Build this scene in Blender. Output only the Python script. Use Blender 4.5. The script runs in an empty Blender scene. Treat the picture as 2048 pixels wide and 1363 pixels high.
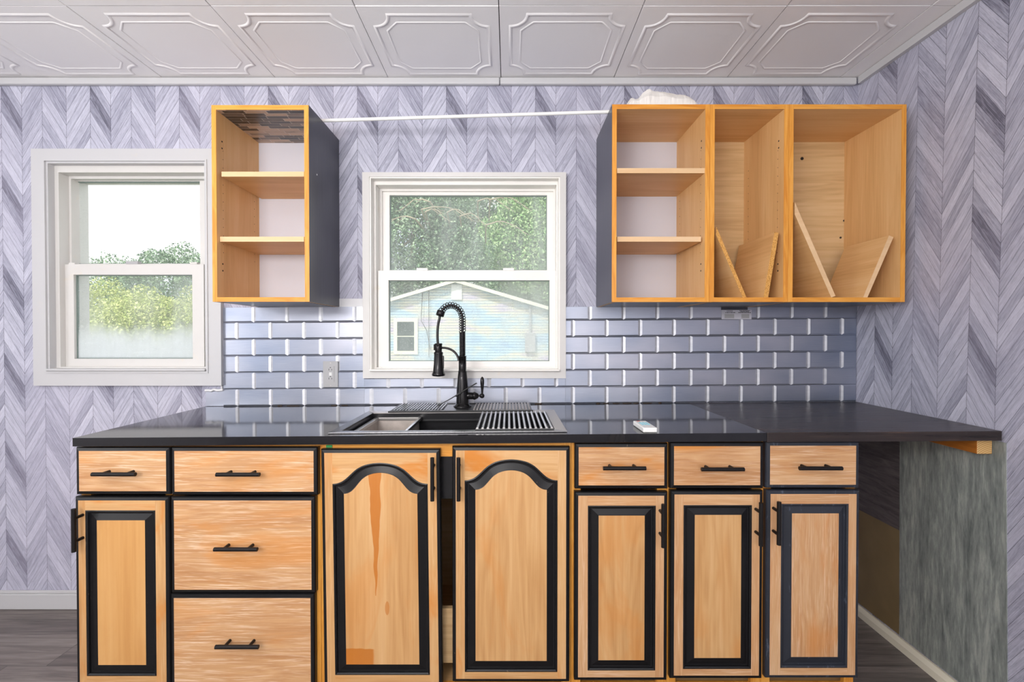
import bpy, math, random
from mathutils import Vector, Matrix
random.seed(7)
C = bpy.context.scene
COL = C.collection
PI = math.pi

# ------------------------------------------------------------------ camera
F = 892.0                      # focal length in pixels of a 2048 px wide frame
TH = math.radians(.61)
CY, CZ = -2.025, 1.24
cd = bpy.data.cameras.new('camera'); cam = bpy.data.objects.new('camera', cd); COL.objects.link(cam)
cam.location = (0, CY, CZ); cam.rotation_euler = (PI/2 - TH, 0, 0)
cd.sensor_width = 36; cd.lens = 36*F/2048; cd.shift_x = 6/2048; cd.clip_start = .02; cd.clip_end = 400
C.camera = cam

# ------------------------------------------------------------------ world, light, exposure
C.view_settings.view_transform = 'Standard'; C.view_settings.look = 'None'
C.view_settings.gamma = 1; C.view_settings.use_curve_mapping = False
C.view_settings.exposure = 0.0
SKY = 1.5
E_LEFT, E_REAR, E_TOP, E_UP = 28, 46, 46, 48

w = bpy.data.worlds.new('world'); C.world = w; w.use_nodes = True
nt = w.node_tree; nt.nodes.clear()
o_ = nt.nodes.new('ShaderNodeOutputWorld'); b_ = nt.nodes.new('ShaderNodeBackground')
tc = nt.nodes.new('ShaderNodeTexCoord'); mp = nt.nodes.new('ShaderNodeMapping'); mp.inputs['Scale'].default_value = (3, 3, 7)
nz = nt.nodes.new('ShaderNodeTexNoise'); nz.inputs['Scale'].default_value = 1.6; nz.inputs['Detail'].default_value = 6
cr = nt.nodes.new('ShaderNodeValToRGB')
cr.color_ramp.elements[0].position = .30; cr.color_ramp.elements[0].color = (.66, .74, .90, 1)
cr.color_ramp.elements[1].position = .50; cr.color_ramp.elements[1].color = (1, 1, 1, 1)
nt.links.new(tc.outputs['Generated'], mp.inputs[0]); nt.links.new(mp.outputs[0], nz.inputs['Vector'])
nt.links.new(nz.outputs['Fac'], cr.inputs[0]); nt.links.new(cr.outputs[0], b_.inputs[0])
b_.inputs[1].default_value = SKY; nt.links.new(b_.outputs[0], o_.inputs[0])

def area(name, loc, target, sx, sy, power, color):
    l = bpy.data.lights.new(name, 'AREA'); l.shape = 'RECTANGLE'; l.size = sx; l.size_y = sy; l.energy = power; l.color = color
    o = bpy.data.objects.new(name, l); COL.objects.link(o); o.location = loc
    o.rotation_euler = (Vector(target)-Vector(loc)).to_track_quat('-Z', 'Y').to_euler(); return o
area('daylight_fill_left', (-3.05, -2.1, 1.5), (0.4, -.6, 1.3), 1.7, 1.4, E_LEFT, (.97, .98, 1))  # unseen area light in the closed room, stands in for window daylight
area('daylight_fill_rear', (0.1, -4.3, 1.45), (0.1, 0, 1.25), 3.6, 1.9, E_REAR, (1, .985, .985))  # added behind the camera as soft frontal fill, in place of window daylight
pl_ = bpy.data.lights.new('fill_point', 'POINT'); pl_.energy = E_TOP; pl_.shadow_soft_size = .35; pl_.color = (1, .97, .95)  # no fixture: unseen point light added to brighten walls and ceiling
po = bpy.data.objects.new('fill_point', pl_); COL.objects.link(po); po.location = (-.7, -2.9, 1.55)
area('ceiling_fill', (-1.1, -2.7, 1.75), (-1.0, -2.2, 2.4), .9, .6, E_UP, (1, .98, .97))  # added upward fill that brightens the ceiling, no lamp modelled
sl = bpy.data.lights.new('sun', 'SUN'); sl.energy = 3.6; sl.angle = .06; sl.color = (1, .97, .9)
so = bpy.data.objects.new('sun', sl); COL.objects.link(so); so.rotation_euler = Vector((.45, .75, -.95)).to_track_quat('-Z', 'Y').to_euler()

# ------------------------------------------------------------------ measuring helpers (photo pixel -> point on a plane of the room)
def ray(px, py):
    a = (px-1018)/F; b = (681.5-py)/F
    return a, math.cos(TH)+b*math.sin(TH), -math.sin(TH)+b*math.cos(TH)
def aty(px, py, y):
    a, c, d = ray(px, py); t = (y-CY)/c; return Vector((a*t, y, CZ+d*t))
def atz(px, py, z):
    a, c, d = ray(px, py); t = (z-CZ)/d; return Vector((a*t, CY+c*t, z))
def rect(l, t, r, b, y):          # world x0,x1,z0,z1 of a pixel rectangle standing on plane y
    mx, my = (l+r)/2, (t+b)/2
    return aty(l, my, y).x, aty(r, my, y).x, aty(mx, b, y).z, aty(mx, t, y).z
def ztop(x): return .9325+.0075*x

# ------------------------------------------------------------------ mesh builder
class MB:
    def __init__(s): s.v = []; s.f = []; s.m = []; s.sm = []
    def add(s, vs, fs, mat=0, smooth=False):
        n = len(s.v); s.v += [tuple(v) for v in vs]
        for f in fs: s.f.append([i+n for i in f]); s.m.append(mat); s.sm.append(smooth)
        return s
    def box(s, x0, x1, y0, y1, z0, z1, mat=0):
        vs = [(x0,y0,z0),(x1,y0,z0),(x1,y1,z0),(x0,y1,z0),(x0,y0,z1),(x1,y0,z1),(x1,y1,z1),(x0,y1,z1)]
        return s.add(vs, [(0,3,2,1),(4,5,6,7),(0,1,5,4),(1,2,6,5),(2,3,7,6),(3,0,4,7)], mat)
    def poly_y(s, pts, y0, y1, mat=0, side=None):     # polygon in x,z (counter-clockwise seen from -y) extruded along y
        n = len(pts); vs = [(p[0], y0, p[1]) for p in pts]+[(p[0], y1, p[1]) for p in pts]
        s.add(vs, [tuple(range(n))], mat)
        s.add(vs, [tuple(range(2*n-1, n-1, -1))], mat)
        s.add(vs, [(i, i+n, (i+1) % n+n, (i+1) % n) for i in range(n)], mat if side is None else side); return s
    def prism(s, pts, dv, mat=0):
        n = len(pts); d = Vector(dv); vs = [Vector(p) for p in pts]; vs += [v+d for v in vs]
        s.add(vs, [tuple(range(n-1, -1, -1)), tuple(range(n, 2*n))]+[(i, (i+1) % n, (i+1) % n+n, i+n) for i in range(n)], mat); return s
    def tube(s, pts, r, seg=10, mat=0, caps=True, closed=False):
        pts = [Vector(p) for p in pts]; n = len(pts); rs = r if isinstance(r, (list, tuple)) else [r]*n
        vs = []; up = None
        for i, p in enumerate(pts):
            if closed: t = pts[(i+1) % n]-pts[i-1]
            else: t = pts[min(i+1, n-1)]-pts[max(i-1, 0)]
            t.normalize()
            if up is None:
                up = Vector((0, 0, 1)) if abs(t.z) < .9 else Vector((1, 0, 0))
            up = (up-t*up.dot(t)).normalized(); sd = t.cross(up)
            for k in range(seg):
                a = 2*PI*k/seg; vs.append(p+(up*math.cos(a)+sd*math.sin(a))*rs[i])
        fs = []
        for i in range(n if closed else n-1):
            j = (i+1) % n
            for k in range(seg):
                fs.append((i*seg+k, i*seg+(k+1) % seg, j*seg+(k+1) % seg, j*seg+k))
        s.add(vs, fs, mat, True)
        if caps and not closed:
            s.add(vs[:seg], [tuple(range(seg-1, -1, -1))], mat); s.add(vs[-seg:], [tuple(range(seg))], mat)
        return s
    def cyl(s, a, b, r, seg=16, mat=0, r2=None): return s.tube([a, b], [r, r if r2 is None else r2], seg, mat)
    def lathe(s, prof, c, seg=28, mat=0, axis='z'):   # prof: (radius, height)
        vs = []
        for r, h in prof:
            for k in range(seg):
                a = 2*PI*k/seg; x, y = r*math.cos(a), r*math.sin(a)
                vs.append((c[0]+x, c[1]+y, c[2]+h) if axis == 'z' else (c[0]+h, c[1]+x, c[2]+y))
        n = len(prof); fs = []
        for i in range(n-1):
            for k in range(seg): fs.append((i*seg+k, i*seg+(k+1) % seg, (i+1)*seg+(k+1) % seg, (i+1)*seg+k))
        s.add(vs, fs, mat, True)
        s.add(vs[:seg], [tuple(range(seg-1, -1, -1))], mat); s.add(vs[-seg:], [tuple(range(seg))], mat); return s
    def ring(s, o, i, y0, y1, mat=0):                 # mitred rectangular frame: o,i = (x0,x1,z0,z1)
        O = [(o[0], o[2]), (o[1], o[2]), (o[1], o[3]), (o[0], o[3])]; I = [(i[0], i[2]), (i[1], i[2]), (i[1], i[3]), (i[0], i[3])]
        for k in range(4):
            j = (k+1) % 4
            s.poly_y([O[k], O[j], I[j], I[k]], y0, y1, mat)
        return s
    def build(s, name, mats, parent=None, bevel=0, seg=2, shear=False):
        off = parent_world(parent)
        if shear: s.v = [(x, y, z+.0075*x) for x, y, z in s.v]
        me = bpy.data.meshes.new(name); me.from_pydata([(v[0]-off[0], v[1]-off[1], v[2]-off[2]) for v in s.v], [], s.f)
        if not isinstance(mats, (list, tuple)): mats = [mats]
        for m in mats: me.materials.append(m)
        me.polygons.foreach_set('material_index', s.m); me.polygons.foreach_set('use_smooth', s.sm); me.update()
        o = bpy.data.objects.new(name, me); COL.objects.link(o)
        if parent: o.parent = parent
        if bevel:
            b = o.modifiers.new('bevel', 'BEVEL'); b.width = bevel; b.segments = seg; b.limit_method = 'ANGLE'; b.angle_limit = math.radians(40)
        return o
def parent_world(p):
    v = Vector((0, 0, 0))
    while p is not None: v += p.location; p = p.parent
    return v
def thing(name, label, cat, loc, group=None, kind=None):
    o = bpy.data.objects.new(name, None); COL.objects.link(o); o.location = loc; o.empty_display_size = .05
    return tag(o, label, cat, group, kind)
def tag(o, label=None, cat=None, group=None, kind=None):
    if label: o['label'] = label
    if cat: o['category'] = cat
    if group: o['group'] = group
    if kind: o['kind'] = kind
    return o

# ------------------------------------------------------------------ node maths
class X:
    def __init__(s, nt, v): s.nt = nt; s.v = v
    def _m(s, op, *a):
        n = s.nt.nodes.new('ShaderNodeMath'); n.operation = op
        for i, q in enumerate((s,)+a):
            q = q.v if isinstance(q, X) else q
            if isinstance(q, (int, float)): n.inputs[i].default_value = q
            else: s.nt.links.new(q, n.inputs[i])
        return X(s.nt, n.outputs[0])
    def __add__(s, o): return s._m('ADD', o)
    def __sub__(s, o): return s._m('SUBTRACT', o)
    def __rsub__(s, o): return (s*-1)+o
    def __mul__(s, o): return s._m('MULTIPLY', o)
    __rmul__ = __mul__; __radd__ = __add__
    def __truediv__(s, o): return s._m('DIVIDE', o)
    def gt(s, o): return s._m('GREATER_THAN', o)
    def lt(s, o): return s._m('LESS_THAN', o)
    def fr(s): return s._m('FRACT')
    def fl(s): return s._m('FLOOR')
    def ab(s): return s._m('ABSOLUTE')
    def mn(s, o): return s._m('MINIMUM', o)
    def mx(s, o): return s._m('MAXIMUM', o)
    def mod(s, o): return s._m('FLOORED_MODULO', o)
    def clamp(s): return s.mx(0.0).mn(1.0)
    def step(s, a, b):       # smooth 0..1 between a and b
        n = s.nt.nodes.new('ShaderNodeMapRange'); n.interpolation_type = 'SMOOTHSTEP'
        s.nt.links.new(s.v, n.inputs[0]); n.inputs[1].default_value = a; n.inputs[2].default_value = b; return X(s.nt, n.outputs[0])
class Mat:
    def __init__(s, name):
        s.m = bpy.data.materials.new(name); s.m.use_nodes = True; s.nt = s.m.node_tree
        s.b = s.nt.nodes['Principled BSDF']; s.out = s.nt.nodes['Material Output']; s._c = None
    def xyz(s):
        if s._c is None:
            t = s.nt.nodes.new('ShaderNodeTexCoord'); sp = s.nt.nodes.new('ShaderNodeSeparateXYZ'); s.nt.links.new(t.outputs['Object'], sp.inputs[0])
            s._c = tuple(X(s.nt, sp.outputs[i]) for i in range(3))
        return s._c
    def rnd(s):
        n = s.nt.nodes.new('ShaderNodeObjectInfo'); return X(s.nt, n.outputs['Random'])
    def vec(s, x, y, z):
        n = s.nt.nodes.new('ShaderNodeCombineXYZ')
        for i, q in enumerate((x, y, z)):
            if isinstance(q, X): s.nt.links.new(q.v, n.inputs[i])
            else: n.inputs[i].default_value = q
        return n.outputs[0]
    def noise(s, v, scale=1, detail=3, rough=.5, dist=0):
        n = s.nt.nodes.new('ShaderNodeTexNoise'); s.nt.links.new(v, n.inputs['Vector']); n.inputs['Scale'].default_value = scale
        n.inputs['Detail'].default_value = detail; n.inputs['Roughness'].default_value = rough; n.inputs['Distortion'].default_value = dist
        return X(s.nt, n.outputs['Fac'])
    def white(s, v):
        n = s.nt.nodes.new('ShaderNodeTexWhiteNoise'); s.nt.links.new(v, n.inputs['Vector']); return X(s.nt, n.outputs['Value'])
    def ramp(s, fac, stops):
        n = s.nt.nodes.new('ShaderNodeValToRGB'); e = n.color_ramp.elements
        while len(e) < len(stops): e.new(.5)
        for i, (p, c) in enumerate(stops): e[i].position = p; e[i].color = (*c, 1)
        s.nt.links.new(fac.v, n.inputs[0]); return n.outputs[0]
    def mix(s, fac, a, b, mode='MIX'):
        n = s.nt.nodes.new('ShaderNodeMix'); n.data_type = 'RGBA'; n.blend_type = mode
        for k, q in ((0, fac), (6, a), (7, b)):
            if isinstance(q, X): q = q.v
            if isinstance(q, (int, float)): n.inputs[k].default_value = q
            elif isinstance(q, tuple): n.inputs[k].default_value = (*q, 1)
            else: s.nt.links.new(q, n.inputs[k])
        return n.outputs[2]
    def color(s, c):
        if isinstance(c, tuple): s.b.inputs['Base Color'].default_value = (*c, 1)
        else: s.nt.links.new(c, s.b.inputs['Base Color'])
        return s
    def set(s, **k):
        names = dict(rough='Roughness', metal='Metallic', spec='Specular IOR Level', coat='Coat Weight', coatr='Coat Roughness', trans='Transmission Weight')
        for a, v in k.items():
            if isinstance(v, X): s.nt.links.new(v.v, s.b.inputs[names[a]])
            else: s.b.inputs[names[a]].default_value = v
        return s
    def bump(s, h, strength=.3, dist=.002):
        n = s.nt.nodes.new('ShaderNodeBump'); n.inputs['Strength'].default_value = strength; n.inputs['Distance'].default_value = dist
        s.nt.links.new(h.v, n.inputs['Height']); s.nt.links.new(n.outputs[0], s.b.inputs['Normal']); return s
def srgb(r, g, b):
    f = lambda c: (c/255/12.92) if c/255 <= .04045 else ((c/255+.055)/1.055)**2.4
    return (f(r), f(g), f(b))
def plain(name, c, rough=.5, metal=0, **k):
    m = Mat(name); m.color(c).set(rough=rough, metal=metal, **k); return m.m

# ------------------------------------------------------------------ materials
def wallpaper(name, axis, u0, z0):
    m = Mat(name); x, y, z = m.xyz(); u = x if axis == 'x' else y*-1
    P = .402
    uu = (u-u0)/P; fr = uu.fr(); h2 = fr.gt(.46); g = fr-h2*.46; wid = h2*.04+.23
    T = wid-(g-wid).ab(); col = h2*2+g.gt(wid)
    vv = (z-z0)/P+T*1.65; s = vv*7; idx = s.fl(); fs = s.fr(); im = idx.mod(7)
    h = m.white(m.vec(col, im, 3.7)); h2n = m.white(m.vec(col, im, 9.1))
    st = m.noise(m.vec(T*5+col*7.3, vv*75, h*9), 1, 6, .75, .6)
    kn = m.noise(m.vec(T*9+col*3.3, vv*14, h2n*9), 1, 3, .6, 1.5)
    dark = col.lt(.5)*im.lt(2.5)
    tone = (h*.40+.36)-dark*.26+(st-.5)*1.35+(kn-.5)*.7
    c = m.ramp(tone, [(0, srgb(92, 92, 107)), (.30, srgb(146, 147, 164)), (.6, srgb(180, 181, 197)), (1, srgb(210, 211, 224))])
    sc = m.noise(m.vec(T*30+col, vv*220, 1.0), 1, 2, .5)
    c = m.mix(sc.gt(.62)*.38, c, srgb(112, 106, 122))
    lw = m.noise(m.vec(T*20+idx, col, vv), 1, 2).step(.3, .6); line = (fs.lt(.026)+fs.gt(.985)).clamp()*(lw*.45+.5)
    seam = (T.mn(wid-T)).lt(.0028)*.5
    c = m.mix(line.mx(seam), c, srgb(50, 50, 62))
    big = m.noise(m.vec(x*1.3, y*1.3, z*1.3), 1, 2)
    c = m.mix(big.step(.35, .7)*.25, c, srgb(196, 190, 210))
    m.color(c).set(rough=.55, spec=.3); m.bump(st, .08, .001); return m.m
M = {}
M['paper_back'] = wallpaper('wallpaper_back', 'x', -1.891, .246)
M['paper_right'] = wallpaper('wallpaper_right', 'y', .108, .367)

def wood(name, cols, grain='z', scale=1, stain=None, stain_amt=.0, streak=0., rough=.45, figure=.5, spec=.4):
    """cols: dark, mid, light"""
    m = Mat(name); x, y, z = m.xyz(); r = m.rnd()*17
    a, b, c = {'z': (x, y, z), 'x': (z, y, x), 'y': (x, z, y)}[grain]
    v1 = m.vec(a*14*scale+r, b*14*scale+r, c*1.5*scale+r)
    fig = m.noise(v1, 1, 3, .5, .5)
    wv = ((fig*9).fr()-.5).ab()*2
    fine = m.noise(m.vec(a*160*scale+r, b*160*scale, c*5*scale+r), 1, 4, .6)
    tone = fig*(1-figure*.6)+wv*figure*.35+(fine-.5)*.6
    col = m.ramp(tone, [(.2, cols[0]), (.5, cols[1]), (.8, cols[2])])
    if streak:
        sg = m.noise(m.vec(a*400*scale+fig*16+r, b*40, c*11*scale+r), 1, 3, .7, .0)
        zone = m.noise(m.vec(a*9+r, b*9, c*3+r), 1, 2)
        col = m.mix(sg.step(.50, .64)*(zone.step(.30, .6)*.7+.3)*streak, col, srgb(244, 222, 194))
    if stain:
        sn = m.noise(m.vec(a*7+r*2, b*7, c*1.8+r), 1, 4, .6, 1.0)
        col = m.mix(sn.step(.50, .68)*stain_amt, col, stain)
    m.color(col).set(rough=rough, spec=spec); m.bump(fine, .12, .001); return m
ORANGE = srgb(206, 128, 44)
M['edge_orange'] = wood('orange_stained_edge', (srgb(206, 130, 42), srgb(226, 158, 66), srgb(234, 174, 90)), 'z', 1.5).m
M['edge_orange_x'] = wood('orange_stained_edge_across', (srgb(206, 130, 42), srgb(226, 158, 66), srgb(234, 174, 90)), 'x', 1.5).m
MAP = (srgb(208, 160, 104), srgb(224, 180, 124), srgb(232, 194, 142))
M['maple_z'] = wood('maple_veneer_upright', MAP, 'z', .8, figure=.2).m
M['maple_x'] = wood('maple_veneer_across', MAP, 'x', .8, figure=.2).m
M['maple_y'] = wood('maple_veneer_deep', MAP, 'y', .8, figure=.2).m
M['ply_back'] = wood('pale_plywood_back', (srgb(186, 150, 104), srgb(210, 177, 130), srgb(222, 192, 148)), 'x', .6, figure=.35).m
M['shelf_edge'] = wood('pale_shelf_edge', (srgb(208, 168, 124), srgb(224, 188, 144), srgb(230, 198, 158)), 'x', .5, figure=.1).m
OAK = (srgb(186, 134, 88), srgb(206, 160, 114), srgb(218, 180, 138))
OAKR = (srgb(188, 138, 84), srgb(208, 162, 108), srgb(220, 180, 130))
M['oak_drawer'] = wood('sanded_oak_drawer', OAK, 'x', .7, srgb(214, 140, 62), .5, .6, figure=.6).m
M['oak_drawer_stained'] = wood('sanded_oak_blotchy', OAK, 'x', .8, srgb(208, 132, 46), .95, .35, figure=.6).m
M['oak_frame'] = wood('sanded_oak_rail', OAKR, 'z', .7, ORANGE, .85, .15, figure=.3).m
M['oak_frame_light'] = wood('sanded_oak_rail_light', OAK, 'z', .7, ORANGE, .15, .35, figure=.3).m
M['oak_panel'] = wood('sanded_oak_panel', OAKR, 'z', .6, ORANGE, .35, .0, figure=.5).m
M['oak_panel_worn'] = wood('worn_oak_panel', (srgb(196, 140, 78), srgb(210, 158, 96), srgb(218, 170, 110)), 'z', .5, srgb(196, 140, 80), .4, .0, figure=.05).m
M['oak_panel_white'] = wood('limed_oak_panel', OAK, 'z', .8, srgb(206, 126, 40), .5, .48, figure=.4).m
# the left sink door panel carries a long dark drip and a stained lower corner
md = wood('sanded_oak_panel_dripped', OAKR, 'z', .6, ORANGE, .3, .0, figure=.35)
x, y, z = md.xyz(); wob = md.noise(md.vec(x*12, y, z*9), 1, 2)*.022-.011
# local to the cabinet base at (-.20, -.30, 0)
cx_ = aty(752, 1000, -.62).x+.20
zt, zb = aty(750, 940, -.62).z, aty(750, 1190, -.62).z
hw = (z-zb)/(zt-zb)*.020+.001
drip = (hw-(x-cx_+wob+(z-zb)*.0).ab()).step(-.001, .001)*z.gt(zb)
zc = aty(750, 1297, -.62).z; xc = aty(752, 1300, -.62).x+.20
corner = (zc-z+wob).step(-.001, .002)*(xc-x+wob).step(0, .01)
sx_, sz_ = aty(776, 1215, -.62).x+.20, aty(776, 1215, -.62).z
spot = (((x-sx_)/.007)*((x-sx_)/.007)+((z-sz_)/.022)*((z-sz_)/.022)).lt(1)*.7
src = md.b.inputs['Base Color'].links[0].from_socket
md.color(md.mix(drip.mx(corner).mx(spot)*.88, src, srgb(190, 112, 32)))
M['oak_panel_drip'] = md.m

m = Mat('black_gloss_paint'); x, y, z = m.xyz(); n = m.noise(m.vec(x*40, y*40, z*10), 1, 3); wear = m.noise(m.vec(x*60+3, y*60, z*25), 1, 4, .7)
m.color(m.mix(wear.step(.70, .74)*.5, (.006, .006, .007), srgb(150, 130, 110))).set(rough=.36, spec=.35); m.bump(n, .2, .001); M['black_paint'] = m.m
m = Mat('black_paint_scuffed'); x, y, z = m.xyz(); wear = m.noise(m.vec(x*70+3, y*60, z*14), 1, 4, .7)
m.color(m.mix(wear.step(.58, .74)*.5, (.022, .026, .036), srgb(120, 132, 150))).set(rough=.35); M['black_scuffed'] = m.m
m = Mat('black_satin_side'); x, y, z = m.xyz(); n = m.noise(m.vec(x*90, y*90, z*6), 1, 3)
m.color(m.mix(n, srgb(44, 45, 54), srgb(64, 65, 76))).set(rough=.30, spec=.6); m.bump(n, .15, .001); M['black_side'] = m.m
M['dark_gap'] = plain('dark_gap', (.01, .01, .01), .9)
M['white_back'] = plain('white_back_panel', srgb(203, 202, 211), .5)
def trimmat(name, base, dirt):
    m = Mat(name); x, y, z = m.xyz(); n = m.noise(m.vec(x*9, y*9, z*9), 1, 5, .7, .5); n2 = m.noise(m.vec(x*40, y*40, z*3), 1, 3)
    m.color(m.mix(n.step(.60, .80)*.45, base, dirt)).set(rough=.42); m.bump(n2, .08, .001); return m.m
M['trim'] = trimmat('painted_trim', srgb(194, 194, 196), srgb(205, 198, 186))
M['vinyl'] = trimmat('window_vinyl', srgb(210, 208, 205), srgb(222, 206, 176))
M['vinyl_white'] = trimmat('bright_window_vinyl', srgb(236, 233, 228), srgb(226, 210, 184))
M['gasket'] = plain('grey_gasket', srgb(120, 135, 130), .5)
M['ceiling'] = None
m = Mat('ceiling_plastic_white'); x, y, z = m.xyz(); n = m.noise(m.vec(x*3, y*3, z), 1, 3)
m.color(m.mix(n, srgb(236, 234, 235), srgb(241, 240, 240))).set(rough=.38, spec=.4); m.bump(n, .1, .004); M['ceiling'] = m.m
M['plaster'] = plain('plain_wall_paint', srgb(214, 212, 216), .7)

m = Mat('brushed_metal_tile'); x, y, z = m.xyz()
br = m.noise(m.vec(x*14, y*14, z*900), 1, 3, .6); bl = m.noise(m.vec(x*2.3, y, z*5.0), 1, 2)
c = m.ramp(bl, [(.3, srgb(118, 132, 156)), (.5, srgb(150, 156, 172)), (.7, srgb(176, 177, 188))])
c = m.mix((br-.5)*.4+.2, c, srgb(210, 212, 220)); m.color(c).set(metal=.80, rough=(br*.10+.30)); m.bump(br, .05, .0006); M['tile'] = m.m
m = Mat('bright_metal_bevel'); x, y, z = m.xyz(); m.color(m.mix(m.noise(m.vec(x*9, y, z*60), 1, 3), srgb(176, 180, 188), srgb(214, 214, 218))).set(metal=.6, rough=.45); M['tile_bevel'] = m.m
M['caulk'] = plain('white_caulk', srgb(222, 222, 224), .6)

m = Mat('gloss_black_counter'); x, y, z = m.xyz(); n = m.noise(m.vec(x*30, y*30, z), 1, 4); n3 = m.noise(m.vec(x*5, y*9, z), 1, 4, .7, 1)
m.color(m.mix(n3.step(.62, .78)*.4, (.012, .012, .014), srgb(60, 52, 46))).set(rough=(n*.06+.05), spec=.5); m.bump(n, .07, .0015); M['counter'] = m.m
m = Mat('dark_wood_counter'); x, y, z = m.xyz(); n = m.noise(m.vec(x*3, y*120, z*90), 1, 4, .6, .3); n2 = m.noise(m.vec(x*2, y*12, z*8), 1, 3, .6, 1)
c = m.ramp(n*.6+n2*.4, [(.3, srgb(26, 21, 21)), (.55, srgb(50, 42, 40)), (.75, srgb(92, 70, 58))])
m.color(c).set(rough=(n*.2+.20), spec=.45); m.bump(n, .15, .001); M['counter_wood'] = m.m

m = Mat('floor_vinyl_plank'); x, y, z = m.xyz(); row = (y/.18).fl(); off = m.white(m.vec(row, 2.0, 1.0))
xx = x/1.2+off; pid = xx.fl(); h = m.white(m.vec(row, pid, 5.0))
g = m.noise(m.vec(x*2.5+h*9, y*45+h*30, h*7), 1, 5, .65, .8); g2 = m.noise(m.vec(x*10, y*260, h), 1, 3)
c = m.ramp(g*.75+g2*.25+(h-.5)*.12, [(.25, srgb(66, 60, 58)), (.5, srgb(112, 104, 100)), (.75, srgb(150, 142, 136))])
ln = ((y/.18).fr().lt(.012)+xx.fr().lt(.0018)).clamp()
m.color(m.mix(ln*.8, c, srgb(40, 36, 34))).set(rough=.42); m.bump(g2, .15, .001); M['floor'] = m.m

m = Mat('grey_vinyl_panel'); x, y, z = m.xyz(); g = m.noise(m.vec(x*4, y*22, z*2.4), 1, 6, .7, .8); g2 = m.noise(m.vec(x*4, y*90, z*14), 1, 3, .7)
c = m.ramp(g*.6+g2*.4, [(.34, srgb(92, 98, 98)), (.5, srgb(140, 146, 142)), (.66, srgb(186, 190, 182))])
m.color(c).set(rough=.5); M['grey_panel'] = m.m
m = Mat('dark_vinyl_strip'); x, y, z = m.xyz(); g = m.noise(m.vec(x*4, y*8, z*60), 1, 5, .7, .6)
m.color(m.ramp(g, [(.3, srgb(58, 52, 54)), (.7, srgb(104, 96, 96))])).set(rough=.55); M['dark_strip'] = m.m
m = Mat('olive_wall_paint'); x, y, z = m.xyz(); g = m.noise(m.vec(x*4, y*8, z*6), 1, 3)
m.color(m.ramp(g, [(.3, srgb(118, 98, 66)), (.7, srgb(132, 112, 78))])).set(rough=.6); M['olive'] = m.m
M['black_metal'] = plain('matte_black_metal', (.017, .015, .015), .42, .6)
M['faucet_black'] = plain('oil_rubbed_black', (.016, .015, .016), .22, .55)
M['sink_black'] = plain('black_sink_coating', (.018, .018, .020), .26, 0, spec=.3)
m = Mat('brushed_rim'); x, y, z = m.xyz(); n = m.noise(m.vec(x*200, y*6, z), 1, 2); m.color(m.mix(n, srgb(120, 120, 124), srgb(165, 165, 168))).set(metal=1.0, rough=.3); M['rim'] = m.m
M['rim_sheen_chalky'] = plain('sheen_limescale_rim', srgb(172, 168, 166), .35, .4)  # reflection on the glossy black rim painted pale, with dried hard-water scale
M['grime'] = plain('brown_grime', srgb(62, 48, 34), .7)
M['steel'] = plain('steel_rod', srgb(200, 198, 196), .28, 1)
m = Mat('scaled_steel'); x, y, z = m.xyz(); n = m.noise(m.vec(x*20, y*20, z*20), 1, 5, .7); m.color(m.mix(n, srgb(140, 132, 126), srgb(214, 204, 196))).set(metal=.35, rough=.5); M['steel_dirty'] = m.m
M['mat_rubber'] = plain('black_silicone', (.022, .022, .023), .35)
M['mat_sheen'] = plain('black_silicone_sheen', srgb(112, 116, 120), .3)  # sheen on the black silicone ribs painted as grey
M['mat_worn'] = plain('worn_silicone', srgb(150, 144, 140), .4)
M['white_plastic'] = plain('white_plastic', srgb(236, 236, 234), .35)
M['grey_plastic'] = plain('grey_plastic', srgb(170, 170, 172), .4)
M['black_plastic'] = plain('black_plastic', (.012, .012, .012), .4)
M['blue_print'] = plain('turquoise_print', srgb(120, 205, 222), .4)
M['red_print'] = plain('red_print', srgb(200, 90, 80), .4)
M['green_tape'] = plain('green_tape', srgb(40, 150, 80), .5)
M['particle'] = None
m = Mat('particle_board'); x, y, z = m.xyz(); n = m.noise(m.vec(x, y, z), 420, 3, .8)
m.color(m.ramp(n, [(.35, srgb(120, 72, 20)), (.5, srgb(212, 152, 70)), (.65, srgb(236, 190, 120))])).set(rough=.8); M['particle'] = m.m
m = Mat('crumpled_plastic'); x, y, z = m.xyz(); n = m.noise(m.vec(x, y, z), 30, 3)
m.color(m.mix(n, srgb(226, 220, 212), srgb(244, 242, 238))).set(rough=.35); m.b.inputs['Transmission Weight'].default_value = .0; M['towel'] = m.m
M['cream'] = plain('cream_paint', srgb(232, 226, 206), .6)
m = Mat('pine_end_grain'); x, y, z = m.xyz(); rr = (((x-1.56)*(x-1.56)+(z-.80)*(z-.80))._m('SQRT')*170); w_ = (rr.fr()-.5).ab()*2
m.color(m.ramp(w_, [(.2, srgb(190, 140, 80)), (.7, srgb(226, 190, 130))])).set(rough=.7); M['pine_end'] = m.m
M['pine'] = wood('pine_lumber', (srgb(150, 84, 26), srgb(190, 118, 46), srgb(214, 150, 80)), 'y', .7, figure=.5).m

# mosaic contact paper stuck under the cabinet top
m = Mat('mosaic_contact_paper'); x, y, z = m.xyz(); row = (y/.021).fl(); rh = m.white(m.vec(row, 1.0, 0)); xx = x/.085+rh*3; h = m.white(m.vec(row, xx.fl(), 2.0))
n = m.noise(m.vec(x*22, y*60, h*9), 1, 4, .6, 1.2)
c = m.ramp(h*.8+n*.25, [(.15, srgb(38, 38, 44)), (.4, srgb(70, 62, 60)), (.62, srgb(112, 98, 90)), (.8, srgb(176, 150, 130))])
ln = (xx.fr().lt(.03)+(y/.021).fr().lt(.07)).clamp()
m.color(m.mix(ln*.8, c, srgb(196, 184, 172))).set(rough=.25); M['mosaic'] = m.m

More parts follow.
